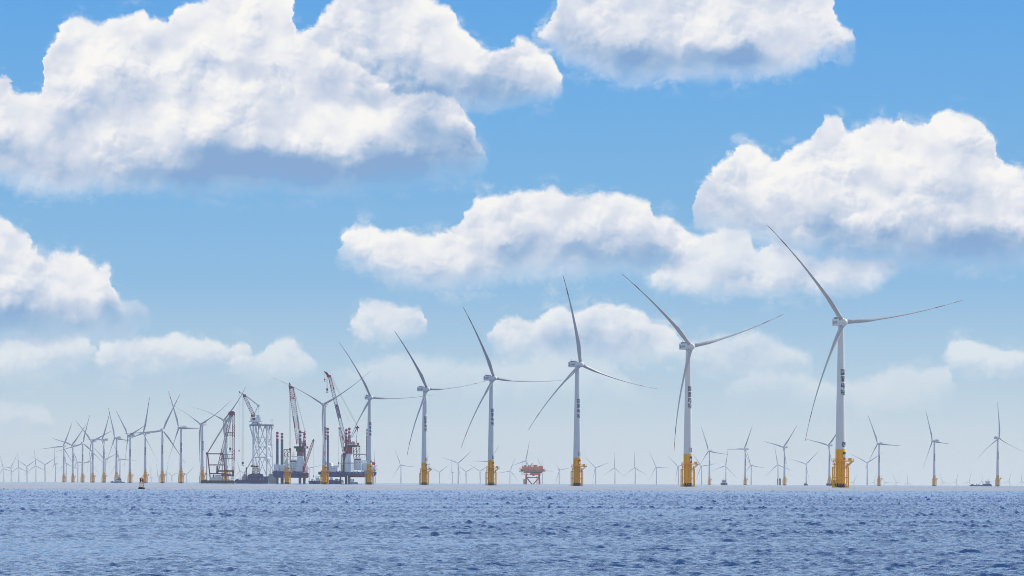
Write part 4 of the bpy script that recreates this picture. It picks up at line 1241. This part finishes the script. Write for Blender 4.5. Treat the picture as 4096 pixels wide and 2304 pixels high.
    e = MB(); e.boom(P.P(1216, 1870, -4.5), P.P(1253, 1760, -4.5), 2.2, 2.0, 18, ch=0.30, lace=0.16, up=(0, 1, 0), wmid=2.6, split=([(0, .06), (.26, .34), (.56, .62), (.74, .80)], 0))
    e.cur = 0; P.side(e, [(1249, 1757), (1253, 1752.5), (1257, 1754), (1257, 1761), (1251, 1764)], -5.4, -3.6); e.build('boom', [CRED, CRED], c2)
    P.cable('hoist_cable', (1255, 1758), (1254.6, 1897), -4.5, k=1, r=0.11, parent=c2); o = hook_block(P, c2, 1254.6, 1899, 0.55); o.location = (0, -4.5, 0)
jackup_a()

# ---- right jack-up vessel
def jackup_b():
    P = Px('jackup_vessel', 'jack-up vessel half navy, half light blue over red, with lettered crane boom', 'jack-up vessel', 1390, 1932, 6950)
    h = MB()
    P.side(h, [(1274, 1883), (1386, 1883), (1386, 1904), (1284, 1904), (1281, 1896), (1274, 1893)], -10, 24)
    h.cur = 1; P.side(h, [(1386, 1892.2), (1504, 1892.2), (1491, 1904.6), (1400, 1904.6), (1386, 1894)], -9.6, 23.6)
    h.cur = 2; P.box(h, 1386, 1505, 1883, 1892.2, -9.8, 23.8)
    hull = h.build('hull', [NAVY, KEEL, SKYB], P.t)
    for x in (1391.5, 1405.5, 1410, 1420, 1435, 1453, 1501):
        q = MB(); P.box(q, x - 2.2, x + 2.2, 1884, 1894, -10.4, -9.4); q.build('fender', DARK, hull)
    q = MB(); P.box(q, 1402, 1416, 1897.5, 1903.5, -9.9, -9.2); q.build('sea_chest', DARK, hull)
    tx = MB()
    for xa in (1360.5, 1364): P.box(tx, xa, xa + 2.2, 1884.5, 1888, -10.15, -9.9)
    tx.build('hull_mark', SKYB, hull)
    for x, top, be, y in ((1310.5, 1708, 1744, -3), (1383, 1712, 1748, 17), (1397, 1707, 1744, -3), (1468, 1711, 1746, 17)):
        jack_leg(P, x, top, be, y, 1.6, P.t)
    for x in (1361, 1364):
        pp = MB(); P.tube(pp, (x, 1903), (x, 1935), 0.45, 0); pp.build('pump_pipe', DARK, P.t)
    t = MB(); t.lathe([(3.1, P.Z(1884)), (3.1, P.Z(1850)), (2.2, P.Z(1847))], 20, (P.X(1320), 4)); t.build('tank', SHIPW, P.t)
    a = MB(); P.box(a, 1315, 1349, 1866, 1884, -4, 6); P.box(a, 1324, 1342, 1859.5, 1866, -3, 5); P.box(a, 1335, 1354, 1858, 1866, -2, 5)
    dh = a.build('deckhouse', SHIPW, P.t); P.windows(dh, (1327, 1332, 1339), (1870,), 2.2, 1.8, -4)
    v = MB(); P.tube(v, (1366, 1884), (1366, 1824), 1.1, 2, n=12)
    pts = [(1366, 1824), (1367, 1817), (1370, 1812.5), (1374, 1811)]
    for p, q in zip(pts, pts[1:]): P.tube(v, p, q, 1.25, 2, n=10)
    P.box(v, 1361, 1375, 1848, 1852, 0, 5); P.box(v, 1362, 1376, 1856, 1884, 1, 7); v.build('exhaust_stack', SHIPW, P.t)
    a = MB(); P.box(a, 1415, 1444, 1834, 1876, 2, 16); P.box(a, 1413, 1446, 1829, 1834, 1, 17); P.box(a, 1446, 1452, 1850, 1878, 4, 12)
    P.box(a, 1450, 1468, 1848, 1884, 0, 10); P.box(a, 1444, 1464, 1836, 1848, 6, 14)
    ac = a.build('accommodation', SHIPW, P.t)
    b = MB(); P.box(b, 1416.5, 1442, 1831, 1834.4, 0.7, 1.2); b.build('bridge_window', GLASS, ac)
    P.windows(ac, (1419, 1424, 1431, 1437), (1845, 1856, 1867), 1.5, 1.9, 2.0)
    rail(P, ac, 1413, 1466, 1829, 1.2)
    a = MB(); P.box(a, 1487, 1502, 1862, 1884, 0, 10); a.build('deckhouse', SHIPW, P.t)
    lb = MB()
    lb.side([(P.X(x), P.Z(y)) for x, y in ((1487, 1846), (1490, 1843), (1497, 1844), (1501.5, 1849), (1499, 1854), (1493, 1856), (1488, 1853))], 0.5, 3.4)
    P.tube(lb, (1489, 1862), (1489, 1842), 0.25, 4); P.tube(lb, (1498, 1862), (1498, 1842), 0.25, 4)
    lb.build('lifeboat', mat('lifeboat_orange', (0.62, 0.09, 0.05), 0.45, var=0.08), P.t)
    deck_clutter(P, hull, 1280, 1380, 1883, 41, 22, 6, DARK, (-8, 2)); deck_clutter(P, hull, 1340, 1376, 1883, 42, 8, 7, TAN, (-8, -3)); deck_clutter(P, hull, 1415, 1500, 1883, 43, 16, 6, GREY, (-8, -2))
    lattice_frame(P, P.t, 'boom_rest', (1412, 1425, 1438), 1788, 1830, 6, 13, 0.30, BROWN)
    g = MB(); P.tube(g, (1411, 1813), (1466, 1812), 0.6, 4, n=8); P.tube(g, (1458, 1817), (1466, 1822), 0.3, 4); g.build('gangway', SHIPG, P.t)
    # crane
    c = MB()
    zb, zm, zt = P.Z(1885), P.Z(1842), P.Z(1809); X0 = P.X(1397)
    def octo(r, k=0.41): return [(r, r * k), (r * k, r), (-r * k, r), (-r, r * k), (-r, -r * k), (-r * k, -r), (r * k, -r), (r, -r * k)]
    rings = [[(X0 + x, -2 + y, z) for x, y in octo(r)] for r, z in ((5.7, zb), (5.7, zm), (3.6, zt))]
    for lo, hi in zip(rings, rings[1:]): c.add(lo + hi, [(i, (i + 1) % 8, 8 + (i + 1) % 8, 8 + i) for i in range(8)])
    c.add(rings[-1], [tuple(range(8))])
    cr = c.build('crane', SHIPW, P.t)
    bd = MB(); bd.prism([(X0 + x, -2 + y) for x, y in octo(5.78)], P.Z(1849), P.Z(1847)); bd.build('pedestal_band', DARK, cr)
    s = MB(); s.lathe([(4.9, P.Z(1809)), (4.9, P.Z(1807)), (4.2, P.Z(1806)), (4.2, P.Z(1783))], 20, (P.X(1395.5), -2)); s.build('slew_column', CRED, cr)
    d = MB(); P.box(d, 1383, 1428, 1776, 1784, -7, 4); P.side(d, [(1428, 1776), (1440, 1778), (1441, 1784), (1438, 1784), (1428, 1781)], -5, 2); P.box(d, 1374, 1384, 1782, 1800, -5, 1); d.build('machine_deck', DARK, cr)
    ho = MB(); P.box(ho, 1384, 1418, 1764, 1776, -6.5, 3); P.box(ho, 1385, 1403, 1754.5, 1764, -5, 2); hh = ho.build('machine_house', CRED, cr)
    for x, w_, ya, yb in ((1410.5, 1.5, 1760, 1764), (1415.5, 1.5, 1760, 1764), (1431.5, 4.5, 1766.5, 1776)):
        vt = MB(); P.box(vt, x - w_, x + w_, ya, yb, -3, -1); vt.build('vent', GREY, cr)
    sg = MB(); P.box(sg, 1388, 1414, 1766, 1775, -6.95, -6.6); so = sg.build('signboard', WHITEP, cr)
    tm = text_mesh('中天科技', 1.9, step=0)
    for v_ in tm.vertices: v_.co = (P.X(1404) + v_.co.x, -7.0, P.Z(1770.5) + v_.co.y)
    link('sign_lettering', tm, NAVYTXT, cr)
    em = MB(); em.side([(P.X(1391.5) + 0.95 * math.cos(a_), P.Z(1770.5) + 1.0 * math.sin(a_)) for a_ in [2 * math.pi * k / 10 for k in range(10)]], -7.05, -6.9); em.build('emblem', LOGOB, cr)
    b = MB()
    A0, B0 = P.P(1382, 1766, -3), P.P(1316, 1500, -3)
    b.boom(A0, B0, 2.6, 2.6, 28, ch=0.42, lace=0.17, up=(0, 1, 0), wmid=3.6, split=([(0, .12), (.36, .58), (.77, 1.0)], 1))
    b.cur = 1
    P.side(b, [(1293, 1481), (1299, 1482), (1308, 1486), (1314, 1495), (1322, 1497), (1322, 1503), (1307, 1506), (1304, 1496)], -4.2, -1.8)
    P.tube(b, (1317, 1503), (1296, 1482), 0.4, -3); P.box(b, 1330, 1337, 1548, 1552, -4, -2)
    bo = b.build('boom', [BOOMW, CRED], cr)
    # lettered panel down the boom
    dv = (Vector(B0) - Vector(A0)); L = dv.length; dv.normalize(); nv = Vector((dv.z, 0, -dv.x))
    c0 = Vector(A0) + dv * (L * 0.47); c0.y -= 1.95
    pn = MB(); hw, hl = 1.55, L * 0.105
    vs = [c0 + dv * sx * hl + nv * sy * hw + Vector((0, oy, 0)) for oy in (0, 0.12) for sx, sy in ((-1, -1), (1, -1), (1, 1), (-1, 1))]
    pn.add(vs, [(0, 1, 2, 3), (7, 6, 5, 4), (0, 4, 5, 1), (1, 5, 6, 2), (2, 6, 7, 3), (3, 7, 4, 0)])
    po = pn.build('boom_panel', mat('panel_pale_blue', (0.35, 0.46, 0.62), 0.5, var=0.05), cr)
    tm = text_mesh('◆ZTT 600T', 2.9, step=0, spacing=1.0)
    xs = [v_.co.x for v_ in tm.vertices]; k = 2 * hl * 0.92 / (max(xs) - min(xs))
    for v_ in tm.vertices:
        q = c0 - dv * (v_.co.x * k) + nv * (v_.co.y * 1.0) + Vector((0, -0.06, 0)); v_.co = q
    link('boom_lettering', tm, NAVYTXT, cr)
    f = MB()
    for y in (-5, -1):
        for (xa, ya), (xb, yb) in (((1405.5, 1748), (1429.5, 1703)), ((1423, 1776), (1430.5, 1703))):
            for k in range(4):
                f.cur = (1, 0, 0, 1)[k] if xa > 1410 else (0, 0, 1, 1)[k]
                u0, u1 = k / 4, (k + 1) / 4
                P.tube(f, (xa + (xb - xa) * u0, ya + (yb - ya) * u0), (xa + (xb - xa) * u1, ya + (yb - ya) * u1), 0.48, y)
    f.cur = 1; P.box(f, 1421, 1437, 1703, 1709, -5.6, -0.4, taper=0.1); P.box(f, 1426, 1432, 1699, 1703, -4, -2); f.cur = 0
    P.tube(f, (1408, 1740), (1425, 1740), 0.22, -5)
    f.build('mast_frame', [SHIPW, CRED], cr)
    P.cable('backstay_cable', (1321, 1502), (1430, 1702), -3, k=3, gap=0.9, r=0.11, parent=cr); P.cable('backstay_cable', (1342, 1580), (1416, 1712), -3, k=1, r=0.07, parent=cr)
    P.cable('hoist_cable', (1307.5, 1500), (1307.5, 1552), -3, k=3, gap=0.6, r=0.08, parent=cr); P.cable('hoist_cable', (1297.5, 1484), (1297.5, 1512), -3, k=1, r=0.09, parent=cr)
    for x, y, k in ((1307.5, 1553, 1.1), (1297.5, 1513, 0.75)):
        o = hook_block(P, cr, x, y, k, CRED); o.location = (0, -3, 0)
    # small crane on the left
    e = MB(); e.lathe([(1.7, P.Z(1884)), (1.6, P.Z(1808))], 14, (P.X(1377), -1)); c2 = e.build('deck_crane', BROWN, P.t)
    e = MB(); e.boom(P.P(1376, 1808, -3), P.P(1357.5, 1709, -3), 2.4, 2.0, 18, ch=0.28, lace=0.15, up=(0, 1, 0), wmid=3.0, split=([(0, .10), (.58, .64), (.92, 1)], 1))
    e.cur = 1; P.side(e, [(1352, 1705.5), (1361, 1706), (1362, 1711), (1356, 1713)], -4, -2); e.build('boom', [BOOMW, CRED], c2)
    P.cable('hoist_cable', (1355, 1709), (1354.5, 1845), -3, k=1, r=0.11, parent=c2); o = hook_block(P, c2, 1354.5, 1847, 0.75); o.location = (0, -3, 0)
jackup_b()

# ---- turbine stump: foundation 16 with only its first tower section
def stump():
    t = PROTO.copy(); COL.objects.link(t); t.name = 'turbine_foundation'
    for ch in PROTO.children:
        if ch.name.split('.')[0] in ('foundation', 'platform', 'boat_landing'): copy_part(ch, t)
    t.location = on_water(1148, FPX * HUB / 294); t['label'] = 'yellow turbine foundation numbered 16 carrying only a short white tower stump'
    t['category'] = 'turbine foundation'
    if 'group' in t: del t['group']
    m = MB(); m.lathe([(2.85, 21.4), (2.85, 29.4), (2.75, 29.5), (2.75, 30.2)], 28)
    tw = m.build('tower_section', WHITE, t)
    nm = text_mesh('16', 3.9, step=0.3)
    for v in nm.vertices: v.co.x *= 0.78
    wrap(nm, R(40), 24.2, lambda z: 2.85); link('number', nm, NAVYTXT, tw)
stump()


# ---- small craft
def carousel_boat():
    P = Px('work_boat', 'dark low work boat carrying a white drum, just left of turbine 15', 'work boat', 1262, 1931.5, 7050)
    h = MB(); P.side(h, [(1233, 1920), (1238, 1919), (1288, 1921), (1292, 1921), (1290, 1933), (1237, 1933)], -3, 5); hull = h.build('hull', NAVY, P.t)
    for x, y, r in ((1271, 1913.5, 8.3), (1249.5, 1915.5, 4.6)):
        d = MB(); s = P.s; d.tube(P.P(x, y, -1.5), P.P(x, y, 1.8), r * s, n=22); d.cur = 1; d.tube(P.P(x, y, -1.8), P.P(x, y, -1.5), r * s * 1.06, n=22, caps=False); d.build('cable_drum', [SHIPW, DARK], P.t)
    c = MB(); P.box(c, 1262, 1284, 1899.5, 1901.5, -2, 3)
    for x in (1263, 1283): P.tube(c, (x, 1901), (x, 1921), 0.2, 0)
    for x in (1262, 1266, 1274): P.tube(c, (x, 1900), (x, 1896), 0.1, 0)
    c.build('canopy', SHIPW, P.t); deck_clutter(P, hull, 1236, 1288, 1920, 51, 12, 4, DARK, (-2, 3))
carousel_boat()

def supply_boat():
    P = Px('supply_boat', 'dark cluttered supply boat beneath the raised hull, right of turbine 15', 'supply boat', 1345, 1932, 7150)
    h = MB(); P.side(h, [(1313, 1921), (1318, 1916), (1328, 1915), (1342, 1919), (1374, 1919), (1376, 1922), (1372, 1934), (1316, 1934)], -3, 5); hull = h.build('hull', NAVY, P.t)
    d = MB(); d.tube(P.P(1325, 1911, -1), P.P(1325, 1911, 2), 7 * P.s, n=20); d.build('cable_drum', SHIPW, P.t)
    for xa, xb, yt in ((1340, 1352, 1911), (1354, 1365, 1912.5), (1366, 1372, 1915)):
        c = MB(); P.box(c, xa, xb, yt, 1919.5, -1, 3); c.build('container', SKYB, P.t)
    w = MB(); P.box(w, 1366, 1375, 1921, 1931, -3.4, 0); w.build('splash_plate', SHIPW, hull); deck_clutter(P, hull, 1316, 1372, 1918, 52, 12, 4, DARK, (-2, 3))
supply_boat()

def crew_boat():
    P = Px('crew_boat', 'small grey crew boat with a round black bow fender, under the red-keeled hull', 'crew boat', 1415, 1932, 7100)
    h = MB(); P.side(h, [(1400, 1924), (1414, 1925), (1424, 1923.5), (1430, 1924.5), (1431, 1928), (1428, 1934), (1402, 1934)], -2.5, 3); hull = h.build('hull', SHIPG, P.t)
    f = MB(); f.tube(P.P(1429, 1928.5, -2), P.P(1429, 1928.5, 2.5), 3.2 * P.s, n=14); f.build('fender', DARK, hull)
    c = MB(); P.box(c, 1402, 1416, 1912, 1920, -1.5, 2); P.box(c, 1401, 1417, 1920, 1921.2, -2, 2.5); P.box(c, 1403, 1415, 1921, 1925, -1.5, 2); P.tube(c, (1407, 1912), (1407, 1906), 0.12, 0)
    w = c.build('wheelhouse', SHIPW, P.t); g = MB(); P.box(g, 1412, 1416.3, 1913.5, 1918, -1.7, -1.3); g.build('window', GLASS, w)
crew_boat()

def tugboat():
    P = Px('tugboat', 'dark blue tugboat with a stepped white superstructure and a small red flag', 'tugboat', 470, 1930.3, 10500)
    h = MB(); P.side(h, [(442, 1925), (446, 1926), (457, 1926), (487, 1926.5), (498, 1926), (498.5, 1932), (444, 1932)], -4, 5); hull = h.build('hull', NAVY, P.t)
    a = MB(); P.box(a, 457, 487, 1919.6, 1926.5, -2.5, 3.5); P.box(a, 460, 474, 1911, 1919.6, -2, 3); P.box(a, 462, 472, 1906, 1911, -1.5, 2.5); P.tube(a, (468, 1906), (468, 1899), 0.2, 0)
    ca = a.build('cabin', SHIPW, P.t); P.windows(ca, (462, 468, 474, 480), (1922.5,), 2.4, 2, -2.5); P.windows(ca, (465, 469), (1908,), 2.4, 1.8, -1.5)
    f = MB(); P.box(f, 466, 484.5, 1914.5, 1919.6, -2.7, 2.7); P.box(f, 474, 479, 1910.5, 1914.5, -1.5, 1.5); P.box(f, 482, 485, 1912, 1915, -1, 1); f.build('funnel_deck', NAVY, P.t)
    g = MB(); P.tube(g, (474, 1914), (474, 1906), 0.12, -2); P.side(g, [(474, 1906.8), (479, 1907.5), (479, 1910.5), (474, 1910)], -2.05, -1.95); g.build('flag', RED, P.t)
    deck_clutter(P, hull, 445, 456, 1926, 61, 5, 3, NAVY, (-2, 2)); deck_clutter(P, hull, 466, 486, 1926, 62, 6, 3.5, NAVY, (-3.8, -2.8))
tugboat()

def buoy():
    P = Px('navigation_buoy', 'small orange-yellow navigation buoy on a dark round float, floating left of the vessels', 'buoy', 566.5, 1957.8, 1213)
    OY = mat('buoy_yellow', (0.75, 0.26, 0.004), 0.45, var=0.15, vscale=3.0, streak=((0.25, 0.08, 0.01), 0.5))
    BK = mat('buoy_float', (0.035, 0.014, 0.008), 0.6, var=0.4, vscale=4.0)
    s = P.s
    f = MB(); f.lathe([(0.55, -0.3), (0.72, -0.1), (0.74, 0.2), (0.72, 0.36), (0.60, 0.46), (0.2, 0.50)], 24); fl = f.build('float', BK, P.t)
    t = MB(); t.lathe([(0.66, 0.44), (0.68, 0.50), (0.52, 0.55)], 24); t.build('float_rim', OY, fl)
    l = MB(); zt = P.Z(1913.5)
    for k in range(4):
        a = math.pi / 4 + k * math.pi / 2; x, y = 0.5 * math.cos(a), 0.5 * math.sin(a)
        l.tube((x * 1.1, y * 1.1, 0.45), (x, y, zt), 0.05, n=6)
        a2 = a + math.pi / 2; x2, y2 = 0.5 * math.cos(a2), 0.5 * math.sin(a2)
        for z in (0.95, 1.25, 1.55): l.tube((x, y, z), (x2, y2, z), 0.03, n=5)
        l.tube((x, y, 0.55), (x2, y2, 0.95), 0.028, n=5); l.tube((x, y, 1.25), (x2, y2, 1.55), 0.022, n=5)
    l.build('cage', OY, P.t)
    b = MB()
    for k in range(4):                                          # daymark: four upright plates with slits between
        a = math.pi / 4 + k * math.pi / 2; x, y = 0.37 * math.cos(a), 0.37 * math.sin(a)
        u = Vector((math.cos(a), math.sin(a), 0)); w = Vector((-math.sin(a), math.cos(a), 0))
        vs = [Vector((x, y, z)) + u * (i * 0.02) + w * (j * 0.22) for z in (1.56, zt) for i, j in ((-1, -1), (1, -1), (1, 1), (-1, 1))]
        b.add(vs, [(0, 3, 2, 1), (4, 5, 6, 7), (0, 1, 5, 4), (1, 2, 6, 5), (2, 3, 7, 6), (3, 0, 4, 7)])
    b.build('daymark', mat('buoy_shaded_orange', (0.16, 0.03, 0.004), 0.5, var=0.2, vscale=3.0), P.t)  # backlit shade of the plates put into a darker orange
    c = MB(); c.lathe([(0.52, zt), (0.50, zt + 0.05), (0.12, zt + 0.16), (0.10, zt + 0.22), (0.02, zt + 0.26)], 4); c.build('cap', OY, P.t)
    ba = MB(); ba.lathe([(0.03, 1.95), (0.14, 2.0), (0.15, 1.86), (0.05, 1.80)], 10, (-0.05, 0)); ba.tube((0, 0, 1.9), (0, 0, zt), 0.02, n=5); ba.build('bell', OY, P.t)
    ar = MB(); ar.tube((0.05, 0, zt + 0.2), (0.38, 0.0, zt + 0.62), 0.025, n=5); ar.tube((0.10, 0, zt + 0.58), (0.36, 0, zt + 0.40), 0.018, n=5); ar.build('aerial', OY, P.t)
buoy()

def bow_ship():
    P = Px('supply_ship', 'dark-hulled ship seen bow-on with a white wheelhouse, between turbine 10 and turbine 09', 'ship', 2898, 1938.8, 9800)
    h = MB()
    s = P.s; w = 13 * s
    sec = [(-3.0, 0.10, 10.5), (0, 0.45, 9.8), (4, 0.8, 9.2), (10, 1.0, 8.8), (34, 1.0, 8.6)]
    rings = []
    for y, k, zt in sec:
        rings.append([(-w * k * .55, y, -1.5), (-w * k, y, 1.6), (-w * k, y, zt * s * 1.02), (w * k, y, zt * s * 1.02), (w * k, y, 1.6), (w * k * .55, y, -1.5)])
    for a, b in zip(rings, rings[1:]): h.add(a + b, [(i, (i + 1) % 6, 6 + (i + 1) % 6, 6 + i) for i in range(6)])
    h.add(rings[0], [tuple(range(6))]); h.add(rings[-1], [tuple(range(6))[::-1]])
    h.build('hull', NAVY, P.t)
    b = MB(); b.prism([(-w * .5, -3.1), (w * .5, -3.1), (w * 1.02, 10), (-w * 1.02, 10)], 0.0, 0.9); b.build('boot_topping', KEEL, P.t)
    c = MB(); P.box(c, 2888, 2907, 1924, 1930.5, 9, 18); P.box(c, 2889.5, 2905.5, 1919, 1924, 10, 17); P.box(c, 2888.5, 2906.5, 1918.2, 1919.3, 9.5, 17.5); w_ = c.build('wheelhouse', SHIPW, P.t)
    g = MB(); P.box(g, 2890.5, 2904.5, 1921, 1924.6, 9.7, 10.2); g.build('window', GLASS, w_)
    m = MB(); P.tube(m, (2897, 1919), (2897, 1907.5), 0.22, 12); P.tube(m, (2893, 1914), (2901, 1914), 0.14, 12); P.tube(m, (2891, 1919), (2891, 1914), 0.1, 12); P.tube(m, (2905, 1919), (2905, 1914), 0.1, 12); m.build('mast', DARK, P.t)
bow_ship()

def fishing_boat():
    P = Px('fishing_boat', 'small dark fishing boat low on the horizon, left of turbine 09', 'fishing boat', 3223.5, 1941, 10500)
    h = MB(); P.side(h, [(3215, 1934), (3217, 1935.5), (3227, 1934.5), (3231.5, 1937.5), (3230, 1943), (3217, 1943)], -2, 2.5); h.build('hull', NAVY, P.t)
    c = MB(); P.box(c, 3218, 3225, 1931.5, 1935.5, -1.2, 1.5); w = c.build('wheelhouse', SHIPG, P.t); g = MB(); P.box(g, 3219, 3224, 1932.3, 1934, -1.4, -1.0); g.build('window', GLASS, w)
    for x, ya, yb in ((3220, 1932, 1922), (3226.5, 1936, 1925)):
        m = MB(); P.tube(m, (x, ya), (x, yb), 0.15, 0); m.build('mast', DARK, P.t)
fishing_boat()

def deck_barge():
    P = Px('deck_barge', 'dark barge with a grey deckhouse, half hidden behind the left side of turbine 09', 'barge', 3330, 1941.5, 9500)
    h = MB(); P.side(h, [(3305, 1934), (3352, 1935), (3352, 1944), (3307, 1944)], -4, 6); hull = h.build('hull', NAVY, P.t)
    c = MB(); P.box(c, 3324, 3350, 1924, 1935, -2, 4); P.box(c, 3326, 3346, 1918, 1924, -1.5, 3); w = c.build('deckhouse', SHIPG, P.t); P.windows(w, (3327, 3331, 3335), (1928,), 2, 2, -2)
    deck_clutter(P, hull, 3307, 3322, 1934, 71, 7, 3.5, NAVY, (-3, 3))
deck_barge()

def dredger():
    P = Px('dredger', 'long navy dredger with a pale bridge tower aft, left of the rightmost yellow-footed turbine', 'dredger', 3923, 1945.5, 10400)
    h = MB(); P.side(h, [(3880, 1943), (3882, 1940.5), (3930, 1942), (3932, 1937), (3960, 1936), (3966, 1939), (3967, 1947), (3881, 1947)], -5, 7); hull = h.build('hull', mat('hull_blue', (0.015, 0.04, 0.16), 0.5, var=0.2), P.t)
    b = MB(); P.box(b, 3885.5, 3894, 1937.5, 1941.5, -3, 4); b.build('pump_house', mat('hull_blue'), P.t)
    b = MB(); P.side(b, [(3903, 1941.5), (3907, 1936.5), (3908, 1941.5)], -2, 2); b.build('dredge_frame', mat('hull_blue'), P.t)
    b = MB(); P.box(b, 3911, 3918.5, 1938.5, 1942, -3, 3); b.build('winch_house', mat('hull_blue'), P.t)
    c = MB(); P.box(c, 3942.5, 3958, 1927, 1936.5, -3, 4); P.box(c, 3941, 3962, 1925.6, 1927, -3.6, 4.6); w = c.build('bridge', SHIPW, P.t); P.windows(w, (3945, 3949, 3953, 3956), (1928.8, 1933), 1.6, 1.4, -3)
    for x, ya, yb, r in ((3953, 1926, 1916, .22), (3935, 1938, 1933, .15), (3907, 1938, 1933, .15), (3960, 1937, 1930, .3)):
        m = MB(); P.tube(m, (x, ya), (x, yb), r, 0); m.build('mast', DARK, P.t)
    deck_clutter(P, hull, 3922, 3931, 1942, 81, 5, 2.5, NAVY, (-3, 3))
dredger()

def substation():
    P = Px('substation_platform', 'two-storey orange offshore platform standing on red braced legs', 'offshore platform', 2130, 1935, 11500)
    j = MB()
    for y in (-8, 10):
        for xa, xb in ((2105.5, 2103.5), (2156.5, 2158.5)): P.tube(j, (xa, 1895), (xb, 1937), 1.9, y, n=12)
        P.tube(j, (2105, 1908), (2157, 1908), 0.9, y, n=8)
        P.tube(j, (2108, 1911), (2131, 1937), 1.0, y, n=8); P.tube(j, (2154, 1911), (2131, 1937), 1.0, y, n=8)
        P.tube(j, (2106, 1926), (2116, 1926), 0.35, y); P.tube(j, (2146, 1926), (2156, 1926), 0.35, y)
    for x in (2105, 2157): P.tube(j, (x, 1908), (x, 1908), 0.9, -8, 10); P.tube(j, (x, 1911), (x, 1933), 0.7, -8, 10)
    for x in (2112, 2116, 2146, 2150): P.tube(j, (x, 1900), (x, 1937), 0.25, 0)
    j.build('jacket', JRED, P.t)
    b = MB()
    for x in (2094.5, 2098): P.tube(b, (x, 1914), (x, 1937), 0.55, -8)
    for k in range(5): P.tube(b, (2094, 1916 + k * 4.5), (2103, 1916 + k * 4.5), 0.3, -8)
    b.build('boat_landing', DARK, P.t)
    d = MB()
    P.box(d, 2084, 2175, 1875.5, 1882, -10, 14); P.box(d, 2088, 2172.5, 1863.5, 1873, -10, 14)
    for y in (1873, 1882): P.box(d, 2076, 2181, y, y + 2.2, -14, 18); P.side(d, [(2076, y), (2078, y - 2.5), (2079, y)], -14, 18); P.side(d, [(2181, y), (2179, y - 2.5), (2178, y)], -14, 18)
    P.box(d, 2121, 2160, 1889, 1897, -8, 8); P.box(d, 2129, 2138, 1897, 1901, -4, 4); P.box(d, 2102, 2162, 1896, 1898.2, -9, 11)
    P.box(d, 2117, 2152, 1857, 1859.5, -8, 8); P.box(d, 2134, 2147, 1859.5, 1864, -6, 6); P.box(d, 2120, 2123, 1859.5, 1864, -6, 6)
    P.box(d, 2155, 2172, 1861, 1864, -6, 8)
    to = d.build('topside', SALMON, P.t)
    u = MB(); P.box(u, 2095, 2168, 1884.2, 1889, -6, 10); P.box(u, 2082, 2092, 1876, 1881.8, -10.6, -9.4); u.build('cable_deck', mat('dark_violet_steel', (0.06, 0.05, 0.09), 0.7), P.t)  # dark violet steel on the underdeck box and the left panel
    br = MB()
    for y in (-10, 12):
        for xa, xb in ((2090, 2100), (2170, 2160), (2100, 2110), (2112, 2104), (2116, 2122)): P.tube(br, (xa, 1884), (xb, 1896), 0.5, y)
        P.tube(br, (2087, 1884), (2087, 1897), 0.4, y); P.tube(br, (2087, 1897), (2104, 1897), 0.4, y)
    for x in (2082, 2086, 2174, 2178): P.tube(br, (x, 1875), (x, 1882), 0.3, -13)
    P.tube(br, (2082, 1872), (2090, 1863), 0.35, -10); br.build('brace', SALMON, P.t)
    for xs, y, w, h_ in (((2123, 2129, 2136, 2143), 1879.5, 3.2, 3.4), ((2101, 2112, 2138, 2148, 2154), 1870, 2.6, 3.0)): P.windows(to, xs, (y,), w, h_, -10, SHIPG)
    P.windows(to, (2164,), (1870,), 4, 3.5, -10, DARK)
    c = MB(); P.tube(c, (2127, 1857), (2127.5, 1852), 1.0, 0, n=8); P.tube(c, (2127.5, 1852.5), (2131, 1850.5), 0.6, 0, n=8); c.build('deck_crane', SALMON, P.t)
    for x, yt in ((2088.6, 1842), (2091.6, 1836), (2167, 1841), (2171.4, 1837)):
        a = MB(); P.tube(a, (x, 1864), (x, yt), 0.22, -9); a.build('antenna', SHIPG, P.t)
    for xa, xb, yt in ((2096, 2103.5, 1858.6), (2111, 2117, 1859.6)):
        g = MB(); P.box(g, xa, xb, yt, 1864, -4, 2); g.build('cooler', GREY, P.t)
substation()

PILE = mat('pile_rust', (0.22, 0.12, 0.09), 0.8, var=0.25, vscale=0.4)
for x, yt, r, lab in ((3109.8, 1914, 0.9, 'thin brown steel pile, leftmost of the three, against a faint turbine'), (3117.6, 1911.5, 0.65, 'slimmest and tallest brown steel pile, middle of three standing in the sea'), (3121.5, 1912.5, 1.3, 'thickest brown steel pile, right of two close together in the sea')):
    D = 12400
    m = MB(); m.lathe([(r, -1.5), (r, (1939.6 - yt) * D / FPX), (r * 0.9, (1939.6 - yt) * D / FPX + 0.1)], 12)
    m.lathe([(r * 1.12, (1939.6 - yt) * D / FPX - 1.6), (r * 1.12, (1939.6 - yt) * D / FPX - 0.8)], 12, caps=False)
    o = m.build('steel_pile', PILE); o.location = on_water(x, D); o['label'] = lab; o['category'] = 'steel pile'; o['group'] = 'steel piles beside a turbine'
